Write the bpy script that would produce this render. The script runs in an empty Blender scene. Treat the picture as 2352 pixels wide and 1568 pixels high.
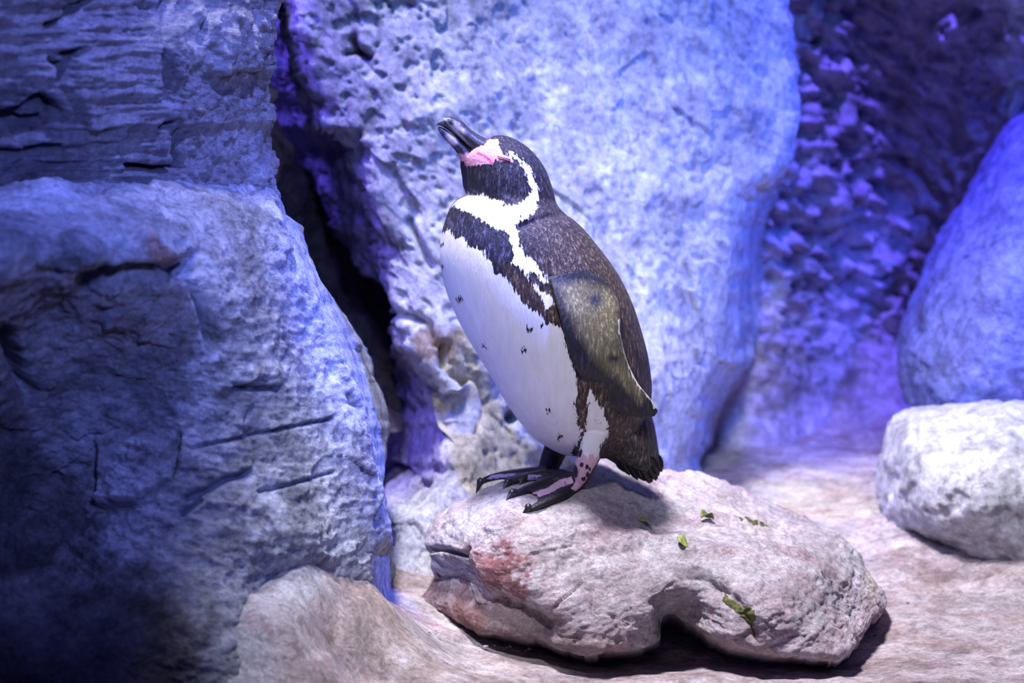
import bpy, bmesh, math, random
import numpy as np
from mathutils import Vector, Matrix
from mathutils.kdtree import KDTree
from mathutils.bvhtree import BVHTree

random.seed(7)
RNG = np.random.RandomState(11)
SC = bpy.context.scene
COL = SC.collection

# ------------------------------------------------------------------ camera
W, H = 2352, 1568
LENS = 85.0
FP = LENS / 36.0 * W
CAM_Y, CAM_Z, PITCH = -3.7, 1.27, math.radians(12)
cam_data = bpy.data.cameras.new('camera')
cam = bpy.data.objects.new('camera', cam_data)
COL.objects.link(cam)
cam.location = (0, CAM_Y, CAM_Z)
cam.rotation_euler = (math.radians(90) - PITCH, 0, 0)
cam_data.lens = LENS
cam_data.sensor_width = 36
cam_data.dof.use_dof = True
cam_data.dof.focus_distance = 3.66
cam_data.dof.aperture_fstop = 2.8
SC.camera = cam

# ------------------------------------------------------------------ world, lamps and added fills, exposure
SC.view_settings.view_transform = 'Standard'
SC.view_settings.look = 'None'
SC.view_settings.gamma = 1.0
SC.view_settings.use_curve_mapping = False
SC.view_settings.exposure = 0.0
world = bpy.data.worlds.new('world')
SC.world = world
world.use_nodes = True
world.node_tree.nodes['Background'].inputs[0].default_value = (0.10, 0.09, 0.60, 1)
world.node_tree.nodes['Background'].inputs[1].default_value = 0.20


def aim(o, loc, target):
    o.location = loc
    o.rotation_euler = (Vector(target) - Vector(loc)).to_track_quat('-Z', 'Y').to_euler()


def spot(name, loc, target, power, color, angle, blend=0.8, radius=0.15):
    d = bpy.data.lights.new(name, 'SPOT')
    d.energy, d.color = power, color
    d.spot_size, d.spot_blend, d.shadow_soft_size = math.radians(angle), blend, radius
    o = bpy.data.objects.new(name, d)
    COL.objects.link(o)
    aim(o, loc, target)
    return o


spot('key_lamp', (-0.35, -0.20, 3.5), (0.40, 0.08, 0.12), 1130, (0.96, 0.91, 1.0), 38, 1.0, 0.25)
spot('front_lamp', (-0.10, -3.0, 3.1), (0.30, 0.45, 0.34), 720, (0.91, 0.91, 1.0), 14, 1.0, 0.2)
spot('buttress_fill', (-0.35, -2.3, 3.2), (-0.15, -0.22, 0.22), 650, (0.96, 0.94, 1.0), 8.5, 1.0, 0.1)  # added white spot brightening the lower buttress; no fixture known there
spot('mound_fill', (-0.05, -1.0, 3.3), (-0.22, -0.52, 0.12), 430, (0.93, 0.91, 1.0), 10, 1.0, 0.1)  # invented spot that lifts the mound alone
spot('boulder_fill', (1.3, -1.8, 3.3), (0.90, 0.50, 0.08), 420, (0.90, 0.91, 1.0), 15, 1.0, 0.15)  # extra pale spot put in to whiten the right boulder and ground
spot('blue_lamp_right', (3.0, -0.2, 2.4), (0.35, 0.75, 0.60), 850, (0.06, 0.12, 1.0), 24, 1.0, 0.1)
spot('blue_fill_buttress', (1.5, -1.2, 3.6), (-0.25, -0.05, 0.42), 2000, (0.08, 0.14, 1.0), 10, 1.0, 0.05)  # narrow helper beam, added to turn the buttress side blue
spot('blue_fill_boulders', (1.7, -2.3, 2.8), (1.15, 0.65, 0.55), 1500, (0.09, 0.13, 1.0), 16, 1.0, 0.1)  # unseen helper, added so the front of the boulder turns blue
spot('blue_lamp_top', (0.9, -1.3, 3.4), (0.15, 0.7, 0.95), 370, (0.09, 0.30, 1.0), 28, 1.0, 0.1)
spot('violet_lamp_left', (0.2, -2.7, 1.8), (-0.50, -0.3, 0.62), 230, (0.22, 0.29, 1.0), 26, 1.0, 0.1)
spot('violet_fill_block', (0.45, -0.95, 3.0), (-0.55, -0.28, 0.95), 420, (0.22, 0.26, 1.0), 26, 1.0, 0.05)  # second violet source, added to bring out the relief of the block
spot('violet_fill_crevice', (-1.1, 0.20, 2.2), (-0.36, 0.60, 0.75), 300, (0.17, 0.12, 1.0), 40, 1.0, 0.3)  # made-up source behind the block, put in to tint the outcrop's left side
spot('violet_fill_recess', (0.75, 0.55, 2.6), (0.90, 1.35, 0.85), 560, (0.17, 0.12, 1.0), 50, 1.0, 0.05)  # raking spot added above the recess to show its lumps


# ------------------------------------------------------------------ maths helpers
SP, CP = math.sin(PITCH), math.cos(PITCH)


def unproj(px, py, Y):
    """the point of the plane y = Y seen at a position of the photograph"""
    px, py, Y = np.broadcast_arrays(np.asarray(px, float), np.asarray(py, float), np.asarray(Y, float))
    a, b = (px - W / 2) / FP, (H / 2 - py) / FP
    t = (Y - CAM_Y) / (b * SP + CP)
    return np.stack([a * t, Y, CAM_Z + t * (b * CP - SP)], -1)


def proj(P):
    x, y, z = P[..., 0], P[..., 1] - CAM_Y, P[..., 2] - CAM_Z
    f = y * CP - z * SP
    u = y * SP + z * CP
    return W / 2 + FP * x / f, H / 2 - FP * u / f


def tps(ctrl, reg=1e-4):
    C = np.array(ctrl, float)
    xy, v = C[:, :2] / 1000.0, C[:, 2]
    n = len(C)

    def U(d2):
        return np.where(d2 > 1e-12, d2 * np.log(np.maximum(d2, 1e-12)), 0)
    K = U(((xy[:, None] - xy[None]) ** 2).sum(-1)) + reg * np.eye(n)
    Pm = np.hstack([np.ones((n, 1)), xy])
    A = np.block([[K, Pm], [Pm.T, np.zeros((3, 3))]])
    s = np.linalg.solve(A, np.concatenate([v, np.zeros(3)]))

    def f(px, py):
        px, py = np.broadcast_arrays(np.asarray(px, float), np.asarray(py, float))
        x, y = px / 1000.0, py / 1000.0
        r = s[n] + s[n + 1] * x + s[n + 2] * y
        for i in range(n):
            r = r + s[i] * U((x - xy[i, 0]) ** 2 + (y - xy[i, 1]) ** 2)
        return r
    return f


_perm = RNG.permutation(256)
_perm = np.concatenate([_perm, _perm, _perm])
_grad = RNG.normal(size=(256, 3))
_grad /= np.linalg.norm(_grad, axis=1)[:, None]


def perlin(P):
    P = np.asarray(P, float)
    I = np.floor(P).astype(int)
    F = P - I
    I = I & 255
    f = F * F * F * (F * (F * 6 - 15) + 10)
    out = 0
    for dx in (0, 1):
        wx = f[..., 0] if dx else 1 - f[..., 0]
        for dy in (0, 1):
            wy = f[..., 1] if dy else 1 - f[..., 1]
            for dz in (0, 1):
                wz = f[..., 2] if dz else 1 - f[..., 2]
                h = _perm[_perm[_perm[(I[..., 0] + dx) & 255] + ((I[..., 1] + dy) & 255)] + ((I[..., 2] + dz) & 255)]
                g = _grad[h]
                out = out + wx * wy * wz * (g[..., 0] * (F[..., 0] - dx) + g[..., 1] * (F[..., 1] - dy) + g[..., 2] * (F[..., 2] - dz))
    return out * 1.6


def fbm(P, scale, octaves=4, gain=0.5, off=0.0, stretch=(1, 1, 1)):
    Q = P * np.array(stretch) * scale + off
    a, r = 1.0, 0
    for _ in range(octaves):
        r = r + a * perlin(Q)
        Q = Q * 2.03 + 17.3
        a *= gain
    return r


def ridged(P, scale, octaves=4, gain=0.5, off=0.0, stretch=(1, 1, 1)):
    Q = P * np.array(stretch) * scale + off
    a, r = 1.0, 0
    for _ in range(octaves):
        r = r + a * (1 - 2 * np.abs(perlin(Q)))
        Q = Q * 2.07 + 11.1
        a *= gain
    return r


def poly_dist(px, py, pts, closed=False):
    pts = np.array(pts, float)
    segs = list(zip(pts[:-1], pts[1:])) + ([(pts[-1], pts[0])] if closed else [])
    d = np.full(np.shape(px), 1e9)
    for a, b in segs:
        ex, ey = b - a
        L = max(ex * ex + ey * ey, 1e-9)
        t = np.clip(((px - a[0]) * ex + (py - a[1]) * ey) / L, 0, 1)
        d = np.minimum(d, (px - a[0] - t * ex) ** 2 + (py - a[1] - t * ey) ** 2)
    return np.sqrt(d)


def inside(px, py, pts):
    r = np.zeros(np.shape(px), bool)
    n = len(pts)
    for i in range(n):
        (x0, y0), (x1, y1) = pts[i], pts[(i + 1) % n]
        if y0 == y1:
            continue
        r ^= ((y0 > py) != (y1 > py)) & (px < (x1 - x0) * (py - y0) / (y1 - y0) + x0)
    return r


def sdf(px, py, pts):
    """positive inside"""
    d = poly_dist(px, py, pts, True)
    return np.where(inside(px, py, pts), d, -d)


def sstep(a, b, x):
    t = np.clip((x - a) / (b - a), 0, 1)
    return t * t * (3 - 2 * t)


def sdf_soft(x, y, pts, w):
    return np.clip(sdf(x, y, pts) / w + 0.5, 0, 1)


def facets(P, scale, seed=0.0, tilt=1.0):
    """chiselled planes: every cell of a cellular pattern gets its own slope and height"""
    Q = P * scale + seed + 0.35 * np.stack([perlin(P * scale * 1.7 + 3), perlin(P * scale * 1.7 + 40), perlin(P * scale * 1.7 + 90)], -1)
    I = np.floor(Q).astype(int)
    best = np.full(Q.shape[:-1], 1e9); val = np.zeros(Q.shape[:-1])
    for dx in (-1, 0, 1):
        for dy in (-1, 0, 1):
            for dz in (-1, 0, 1):
                J = I + np.array([dx, dy, dz])
                h = _perm[_perm[_perm[J[..., 0] & 255] + (J[..., 1] & 255)] + (J[..., 2] & 255)]
                c = J + 0.5 + 0.45 * _grad[h]
                d = Q - c
                r = (d * d).sum(-1)
                v = tilt * (d * _grad[(h + 77) & 255]).sum(-1) + 0.5 * _grad[(h + 19) & 255][..., 0]
                m = r < best
                best = np.where(m, r, best); val = np.where(m, v, val)
    return val


# ------------------------------------------------------------------ object helpers
def tag(o, label=None, cat=None, group=None, kind=None):
    if label: o['label'] = label
    if cat: o['category'] = cat
    if group: o['group'] = group
    if kind: o['kind'] = kind
    return o


def link_mesh(name, V, faces, mat, parent=None, smooth=True, attrs=None, loc=None, recalc=False):
    """one mesh object; V in world coordinates (made local to loc)"""
    V = np.asarray(V, float)
    if loc is None:
        loc = (0, 0, 0)
    me = bpy.data.meshes.new(name)
    me.from_pydata((V - np.array(loc)).tolist(), [], faces)
    if recalc:
        bm = bmesh.new(); bm.from_mesh(me)
        bmesh.ops.recalc_face_normals(bm, faces=bm.faces)
        bm.to_mesh(me); bm.free()
    me.update()
    if smooth:
        me.polygons.foreach_set('use_smooth', np.ones(len(me.polygons), bool))
    for k, a in (attrs or {}).items():
        a = np.asarray(a, np.float32)
        if a.ndim == 2:
            at = me.attributes.new(k, 'FLOAT_COLOR', 'POINT')
            c = np.ones((len(a), 4), np.float32); c[:, :3] = a
            at.data.foreach_set('color', c.ravel())
        else:
            at = me.attributes.new(k, 'FLOAT', 'POINT')
            at.data.foreach_set('value', a.ravel())
    if mat: me.materials.append(mat)
    o = bpy.data.objects.new(name, me)
    COL.objects.link(o)
    if parent is not None:
        o.parent = parent
        o.location = np.array(loc) - np.array(parent.location)
    else:
        o.location = loc
    return o


def empty(name, loc):
    o = bpy.data.objects.new(name, None)
    o.empty_display_size = 0.05
    COL.objects.link(o)
    o.location = loc
    return o


def grid_normals(G):
    du = np.gradient(G, axis=1)
    dv = np.gradient(G, axis=0)
    n = np.cross(du, dv)
    n /= np.maximum(np.linalg.norm(n, axis=-1), 1e-9)[..., None]
    view = np.array([0, CAM_Y, CAM_Z]) - G
    s = np.sign((n * view).sum(-1).mean())
    return n * s


def crease(PX, PY, pts, w):
    return np.exp(-(poly_dist(PX, PY, pts) / w) ** 2)


def blob(PX, PY, cx, cy, rx, ry, rot=0.0):
    c, s = math.cos(rot), math.sin(rot)
    x, y = PX - cx, PY - cy
    return np.exp(-(((x * c + y * s) / rx) ** 2 + ((-x * s + y * c) / ry) ** 2))


def relief(name, along, e0, e1, rng, step, depth, mat, rounds=(), disp=None, color=None,
           thick=0.25, shrink=0.12, parent=None, sink=0.0, jitter=0.0, concave=False, shell=False):
    """A solid rock: its near face runs between two edges (e0, e1: coordinate along the sweep, edge position),
    lies at the distances given by depth, is rounded off at its rims, displaced along its normals, and closed at the back."""
    e0, e1 = np.array(e0, float), np.array(e1, float)
    a0, a1 = rng
    n = max(8, int((a1 - a0) / step))
    t = np.linspace(0, 1, n)
    if 'ends' in rounds_keys(rounds):
        t = 0.5 * t + 0.5 * (0.5 - 0.5 * np.cos(math.pi * t))
    A = a0 + (a1 - a0) * t
    lo, hi = np.interp(A, e0[:, 0], e0[:, 1]), np.interp(A, e1[:, 0], e1[:, 1])
    if jitter:
        q = np.stack([A / 37.0, A * 0, A * 0], -1)
        lo = lo + jitter * (perlin(q) + 0.5 * perlin(q * 2.7 + 5)); hi = hi + jitter * (perlin(q + 9) + 0.5 * perlin(q * 2.7 + 31))
    m = max(8, int(np.max(hi - lo) / step))
    u = np.linspace(0, 1, m)
    B = lo[:, None] + (hi - lo)[:, None] * u[None]
    AA = np.repeat(A[:, None], m, 1)
    PX, PY = (B, AA) if along == 'y' else (AA, B)
    Y = depth(PX, PY)
    dist = {'lo': B - lo[:, None], 'hi': hi[:, None] - B, 'start': AA - a0, 'end': a1 - AA}
    for key, w, D in rounds:
        if key == 'ends': continue
        s = np.clip(1 - dist[key] / w, 0, 1)
        Y = Y + D * (1 - np.sqrt(np.maximum(1 - s * s, 0)))
    G = unproj(PX, PY, Y)
    if disp is not None:
        N = grid_normals(G)
        G = G + N * disp(G, PX, PY)[..., None]
    C = color(G, PX, PY) if color else np.full(G.shape, 0.6)
    nV = n * m
    V = G.reshape(-1, 3)
    idx = np.arange(nV).reshape(n, m)
    q = np.stack([idx[:-1, :-1], idx[:-1, 1:], idx[1:, 1:], idx[1:, :-1]], -1).reshape(-1, 4)
    ring = np.concatenate([idx[0, :], idx[1:, -1], idx[-1, -2::-1], idx[-2:0:-1, 0]])
    R = V[ring]
    cen = R.mean(0)
    ray = R - np.array([0, CAM_Y, CAM_Z]); ray /= np.linalg.norm(ray, axis=1)[:, None]
    rows, k = [], 3
    for j in range(1, k + 1):
        f = j / k
        rows.append(R + ray * thick * f + (cen - R) * shrink * f * f - np.array([0, 0, sink * f]))
    back = rows[-1].mean(0)
    if concave: rows[-1][:, 1] = np.maximum(rows[-1][:, 1], V[:, 1].max() + 0.05); back[1] = rows[-1][:, 1].max()
    nr = len(ring)
    allV = np.concatenate([V] + rows + [back[None]])
    faces = q.tolist()
    if shell:      # same thickness everywhere: the back repeats the front
        rv = G - np.array([0, CAM_Y, CAM_Z]); rv /= np.linalg.norm(rv, axis=-1)[..., None]
        allV = np.concatenate([V, (G + rv * thick).reshape(-1, 3)])
        faces = q.tolist() + (q[:, ::-1] + nV).tolist() + np.stack([ring, ring + nV, np.roll(ring, -1) + nV, np.roll(ring, -1)], -1).tolist()
        k = 0
    prev = ring
    for j in range(k):
        cur = nV + j * nr + np.arange(nr)
        faces += np.stack([prev, cur, np.roll(cur, -1), np.roll(prev, -1)], -1).tolist()
        prev = cur
    if not shell: faces += [[int(a), int(b), nV + k * nr] for a, b in zip(prev, np.roll(prev, -1))]
    cc = C.reshape(-1, 3)
    cc = np.concatenate([cc, cc]) if shell else np.concatenate([cc] + [cc[ring]] * k + [cc[ring].mean(0)[None]])
    lo_ = V.min(0); loc = ((V[:, 0].min() + V[:, 0].max()) / 2, float(np.median(V[:, 1])), float(lo_[2]))
    o = link_mesh(name, allV, faces, mat, parent, True, {'Col': cc}, loc, recalc=True)
    return o, dict(G=G, PX=PX, PY=PY)


def rounds_keys(r):
    return [x[0] for x in r]


# ------------------------------------------------------------------ materials
class NT:
    def __init__(self, name):
        self.m = bpy.data.materials.new(name); self.m.use_nodes = True
        self.t = self.m.node_tree
        self.b = self.t.nodes['Principled BSDF']

    def n(self, typ, **kw):
        x = self.t.nodes.new(typ)
        for k, v in kw.items():
            if k.startswith('i_'):
                x.inputs[k[2:].replace('_', ' ')].default_value = v
            else: setattr(x, k, v)
        return x

    def l(self, a, b): self.t.links.new(a, b)

    def attr(self, name): return self.n('ShaderNodeAttribute', attribute_name=name)

    def math(self, op, a, b=None, clamp=False):
        x = self.n('ShaderNodeMath', operation=op, use_clamp=clamp)
        for i, v in enumerate((a, b)):
            if v is None: continue
            if isinstance(v, (int, float)): x.inputs[i].default_value = v
            else: self.l(v, x.inputs[i])
        return x.outputs[0]

    def noise(self, vec, scale, detail=6, rough=0.6, dist=0.0):
        x = self.n('ShaderNodeTexNoise'); x.inputs['Scale'].default_value = scale
        x.inputs['Detail'].default_value = detail; x.inputs['Roughness'].default_value = rough
        x.inputs['Distortion'].default_value = dist
        self.l(vec, x.inputs['Vector'])
        return x.outputs['Fac']

    def ramp(self, fac, stops):
        x = self.n('ShaderNodeValToRGB')
        e = x.color_ramp.elements
        while len(e) < len(stops): e.new(0.5)
        for i, (p, c) in enumerate(stops):
            e[i].position = p
            e[i].color = (c, c, c, 1) if isinstance(c, (int, float)) else (*c, 1)
        self.l(fac, x.inputs[0])
        return x.outputs[0]

    def mix(self, fac, a, b, blend='MIX'):
        x = self.n('ShaderNodeMix', data_type='RGBA', blend_type=blend)
        for i, v in ((0, fac), (6, a), (7, b)):
            if isinstance(v, (int, float)): x.inputs[i].default_value = v
            elif isinstance(v, tuple): x.inputs[i].default_value = (*v, 1)
            else: self.l(v, x.inputs[i])
        return x.outputs[2]

    def coords(self, scale=(1, 1, 1), rot=(0, 0, 0)):
        tc = self.n('ShaderNodeTexCoord')
        mp = self.n('ShaderNodeMapping')
        mp.inputs['Scale'].default_value = scale; mp.inputs['Rotation'].default_value = rot
        self.l(tc.outputs['Object'], mp.inputs['Vector'])
        return mp.outputs[0]


def rock_mat(name, grain=90, pit=0.5, streak=(1, 1, 1), rot=(0, 0, 0), bump=0.7, contrast=1.0, rough=0.75, tint=(0.62, 0.58, 0.60), base=26, pit_scale=34, mottle=32, w3=1.6, w2=0.35):
    k = NT(name)
    co, st = k.coords(), k.coords(streak, rot)
    col = k.attr('Col').outputs['Color']
    n1 = k.noise(st, 7, 12, 0.72, 0.5)
    n2 = k.noise(co, grain, 8, 0.78)
    n3 = k.noise(st, base, 14, 0.74, 0.2)
    n4 = k.noise(st, mottle, 8, 0.75, 0.6)
    pn = k.noise(st, pit_scale, 6, 0.62, 0.5)
    pits = k.ramp(pn, [(0.34, 1.0), (0.43, 0.0)])
    lo = 1 - 0.65 * contrast
    m1 = k.ramp(n1, [(0.34, lo), (0.50, 0.88), (0.64, 1.15)])
    m4 = k.ramp(n4, [(0.36, 1 - 0.55 * contrast), (0.50, 0.95), (0.64, 1.22)])
    m2 = k.ramp(n2, [(0.36, 0.60), (0.5, 1.0), (0.64, 1.30)])
    c = k.mix(1.0, col, m1, 'MULTIPLY'); c = k.mix(1.0, c, m4, 'MULTIPLY'); c = k.mix(0.9, c, m2, 'MULTIPLY')
    blot = k.ramp(k.noise(co, 9, 8, 0.7, 0.6), [(0.48, 0.0), (0.62, 0.75)])
    c = k.mix(blot, c, k.mix(1.0, c, tint, 'MULTIPLY'))
    c = k.mix(k.math('MULTIPLY', pits, 0.6 * pit), c, k.mix(1.0, c, (0.30, 0.28, 0.32), 'MULTIPLY'))
    k.l(c, k.b.inputs['Base Color'])
    k.b.inputs['Roughness'].default_value = rough
    k.b.inputs['Specular IOR Level'].default_value = 0.35
    h = k.math('ADD', k.math('MULTIPLY', n3, w3), k.math('MULTIPLY', n2, w2))
    h = k.math('SUBTRACT', h, k.math('MULTIPLY', pits, pit * 0.5))
    bp = k.n('ShaderNodeBump'); bp.inputs['Strength'].default_value = bump; bp.inputs['Distance'].default_value = 0.012
    k.l(h, bp.inputs['Height']); k.l(bp.outputs[0], k.b.inputs['Normal'])
    return k.m


def plain_mat(name, color, rough=0.5, var=0.3, scale=120, spec=0.4):
    k = NT(name)
    co = k.coords()
    v = k.ramp(k.noise(co, scale, 5, 0.6), [(0.3, 1 - var), (0.7, 1 + var)])
    k.l(k.mix(1.0, tuple(color), v, 'MULTIPLY'), k.b.inputs['Base Color'])
    k.b.inputs['Roughness'].default_value = rough
    k.b.inputs['Specular IOR Level'].default_value = spec
    return k.m


M_LEFT_UP = rock_mat('rock_striated', 110, 0.6, (1.1, 1.1, 3.0), (0, 0.12, 0), 1.0, 0.55, 0.6)
M_LEFT_LO = rock_mat('rock_scraped', 110, 0.5, (1, 1, 1.6), (0, 0.3, 0), 0.8, 0.95, 0.6)
M_BACK = rock_mat('rock_pitted', 70, 0.6, (1.6, 1.6, 0.6), (0, 0.6, 0), 0.75, 0.42, 0.7, base=16, mottle=13)
M_CREV = rock_mat('rock_crevice', 70, 0.5, (1, 1, 1), (0, 0, 0), 0.7, 0.8, 0.9)
M_FAR = rock_mat('rock_lumpy', 50, 0.5, (1, 1, 1), (0, 0, 0), 0.6, 0.6, 0.6, base=16, mottle=18)
M_SLAB = rock_mat('rock_slab_stone', 190, 0.25, (0.85, 0.85, 1.3), (0, -0.2, 0), 0.6, 0.6, 0.7, (0.80, 0.62, 0.66), 70, 60, 60, 0.8, 0.7)
M_GROUND = rock_mat('ground_stone', 140, 0.3, (0.8, 1.1, 1), (0, 0, 0.1), 0.7, 0.75, 0.7, (0.74, 0.60, 0.60), 40, 50, 45, 1.0, 0.5)
M_BOULDER = rock_mat('rock_boulder', 60, 0.6, (1, 1, 1), (0, 0, 0), 0.7, 0.7, 0.7, base=18, mottle=20)


def flat_col(rgb, stains_and_shade=()):  # extra tones: real stone marks, plus shade painted into the colour
    """stone colour with stains: (shape(PX, PY), rgb)"""
    def f(G, PX, PY):
        C = np.broadcast_to(np.array(rgb, float), G.shape).copy()
        nz = fbm(G, 22, 4, 0.6, 3.1)
        for shape, c in stains_and_shade:
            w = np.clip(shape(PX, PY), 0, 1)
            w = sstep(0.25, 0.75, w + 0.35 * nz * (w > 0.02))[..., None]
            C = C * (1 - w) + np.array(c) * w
        return C
    return f


# ------------------------------------------------------------------ floor of the enclosure
gc = [(p[0], p[1], p[2]) for p in [
    (1300, 1568, -0.30), (1300, 1500, -0.10), (2200, 1500, -0.10), (2200, 1280, 0.35), (1950, 1180, 0.60), (1650, 1568, -0.30), (2352, 1568, -0.30),
    (930, 1392, -0.05), (830, 1335, -0.31), (700, 1290, -0.44), (600, 1450, -0.60), (600, 1568, -0.64), (480, 1568, -0.67), (300, 1568, -0.50), (800, 1568, -0.50), (1000, 1480, -0.25),
    (1000, 1568, -0.45), (720, 1440, -0.53), (1060, 1450, -0.12), (1160, 1495, -0.16), (870, 1440, -0.36), (1700, 1545, -0.22), (600, 1355, -0.50)]]
gp = np.array([unproj(*p) for p in gc])
gctrl = [(1000 * p[0], 1000 * p[1], p[2]) for p in gp]
gctrl += [(-200, 600, 0.03), (300, 300, 0.0), (300, 60, 0.0), (100, 0, 0.01), (-50, 100, 0.04), (600, 1000, 0.03), (-900, 500, 0.05), (-900, -700, 0.02), (-800, -1100, 0.0), (900, -700, 0.03), (1200, 600, 0.03), (0, -900, 0.05), (600, 1500, 0.03), (1100, 1500, 0.03), (0, 1500, 0.03), (1500, 1200, 0.03), (1600, 0, 0.03)]
_gz = tps(gctrl, 1e-3)


def ground_z(X, Y): return _gz(1000 * np.asarray(X), 1000 * np.asarray(Y))


def ground_at(px, py):
    Y = np.linspace(-0.9, 1.2, 800)
    P = unproj(px, py, Y)
    d = P[:, 2] - ground_z(P[:, 0], P[:, 1])
    i = np.argmax(d < 0)
    return P[i]


def build_floor():
    xs = np.concatenate([np.linspace(-1.3, 1.0, 420), np.linspace(1.01, 1.6, 40)])
    s = np.linspace(0, 1, 300)
    ys = -1.1 + 2.6 * s ** 1.0
    X, Y = np.meshgrid(xs, ys)
    Z = ground_z(X, Y)
    G = np.stack([X, Y, Z], -1)
    PX, PY = proj(G)
    h = 0.010 * fbm(G, 5, 5, 0.5) + 0.004 * ridged(G, 16, 4, 0.55, 3, (0.6, 1.4, 1)) * sstep(0.0, 0.5, fbm(G, 3, 2, 0.5, 8) + 0.3)
    Rr = sstep(1900, 2100, PX) * sstep(1480, 1320, PY)
    h = h + 0.008 * Rr * ridged(G, 14, 3, 0.5, 6, (0.6, 2.0, 1))
    h = h - 0.020 * blob(PX, PY, 760, 1440, 40, 60, 0.5) + 0.022 * blob(PX, PY, 830, 1420, 80, 50, 0.4)
    G[..., 2] += h
    C = np.broadcast_to(np.array([0.60, 0.53, 0.55]), G.shape).copy()
    nz = fbm(G, 9, 5, 0.6, 2.0)
    w = sstep(0.0, 0.45, nz)[..., None] * 0.7
    C = C * (1 - w) + np.array([0.42, 0.33, 0.32]) * w
    brown = sstep(0.3, 0.8, blob(PX, PY, 840, 1450, 190, 80, 0.45) + 0.4 * nz)[..., None] * 0.5
    C = C * (1 - brown) + np.array([0.34, 0.25, 0.20]) * brown
    grey = sstep(0.3, 0.8, sdf_soft(PX, PY, [(-400, 1000), (560, 1000), (780, 1270), (740, 1380), (640, 1480), (580, 1700), (-400, 1700)], 160) + 0.3 * nz)[..., None]
    C = C * (1 - grey) + np.array([0.60, 0.60, 0.65]) * grey
    beige = sstep(0.3, 0.8, blob(PX, PY, 1880, 1150, 190, 60) + 0.25 * nz)[..., None]
    C = C * (1 - beige) + np.array([0.70, 0.64, 0.52]) * beige
    green = sstep(0.5, 0.9, blob(PX, PY, 1900, 1535, 90, 40) + 0.25 * nz)[..., None] * 0.6
    C = C * (1 - green) + np.array([0.22, 0.23, 0.16]) * green
    n, m = X.shape
    idx = np.arange(n * m).reshape(n, m)
    q = np.stack([idx[:-1, :-1], idx[:-1, 1:], idx[1:, 1:], idx[1:, :-1]], -1).reshape(-1, 4).tolist()
    V = G.reshape(-1, 3)
    ring = np.concatenate([idx[0, :], idx[1:, -1], idx[-1, -2::-1], idx[-2:0:-1, 0]])
    low = V[ring].copy(); low[:, 2] = -0.15
    k = n * m + np.arange(len(ring))
    q += np.stack([ring, k, np.roll(k, -1), np.roll(ring, -1)], -1).tolist()
    q.append(k[::-1].tolist())
    cc = np.concatenate([C.reshape(-1, 3), C.reshape(-1, 3)[ring]])
    o = link_mesh('floor', np.concatenate([V, low]), q, M_GROUND, None, True, {'Col': cc}, (0, 0, 0), recalc=True)
    tag(o, 'uneven pinkish grey stone ground around the slab', kind='structure')


build_floor()

# ------------------------------------------------------------------ far wall of the recess
far_d = tps([(1750, -100, 1.15), (1800, 400, 1.2), (1780, 800, 1.15), (1760, 1130, 0.95), (2000, 0, 1.35), (2050, 400, 1.45), (1950, 700, 1.4), (1900, 1000, 1.25),
             (1900, 1150, 0.95), (2300, 0, 1.15), (2300, 300, 1.25), (2352, 700, 1.3), (2100, 1130, 1.0), (1500, 500, 1.3), (1500, 1100, 1.2), (2480, 0, 1.0), (0, 0, 1.5), (0, 1100, 1.5), (700, 0, 1.5), (700, 600, 1.55), (700, 1100, 1.4), (1300, 0, 1.5), (1300, 1000, 1.4)])


def far_disp(G, PX, PY):
    smooth = sstep(720, 900, PY)
    lump = fbm(G @ rotm(0.5), 19, 3, 0.55, 2, (0.7, 1, 1.5)) + 0.5 * facets(G @ rotm(0.5), 14, 5)
    return 0.034 * lump * (1 - 0.8 * smooth) + 0.01 * fbm(G, 5, 4, 0.5)


def rotm(a):
    c, s = math.cos(a), math.sin(a)
    return np.array([[c, 0, s], [0, 1, 0], [-s, 0, c]])


o, _ = relief('wall_back', 'y', [(-150, -150), (1250, -150)], [(-150, 2560), (1250, 2560)], (-150, 1250), 5.5, far_d, M_FAR, disp=far_disp,
              color=flat_col((0.50, 0.45, 0.58), [(lambda x, y: sstep(1090, 1180, y), (0.72, 0.66, 0.56)),
                                                  (lambda x, y: sstep(2270, 2330, x) * sstep(330, 200, y), (0.66, 0.70, 0.74)),
                                                  (lambda x, y: blob(x, y, 1780, 700, 20, 60), (0.75, 0.68, 0.62))]), thick=0.3, shrink=0.0, concave=True)
tag(o, 'rough lumpy violet rock wall deep in the recess at right', kind='structure')

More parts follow.
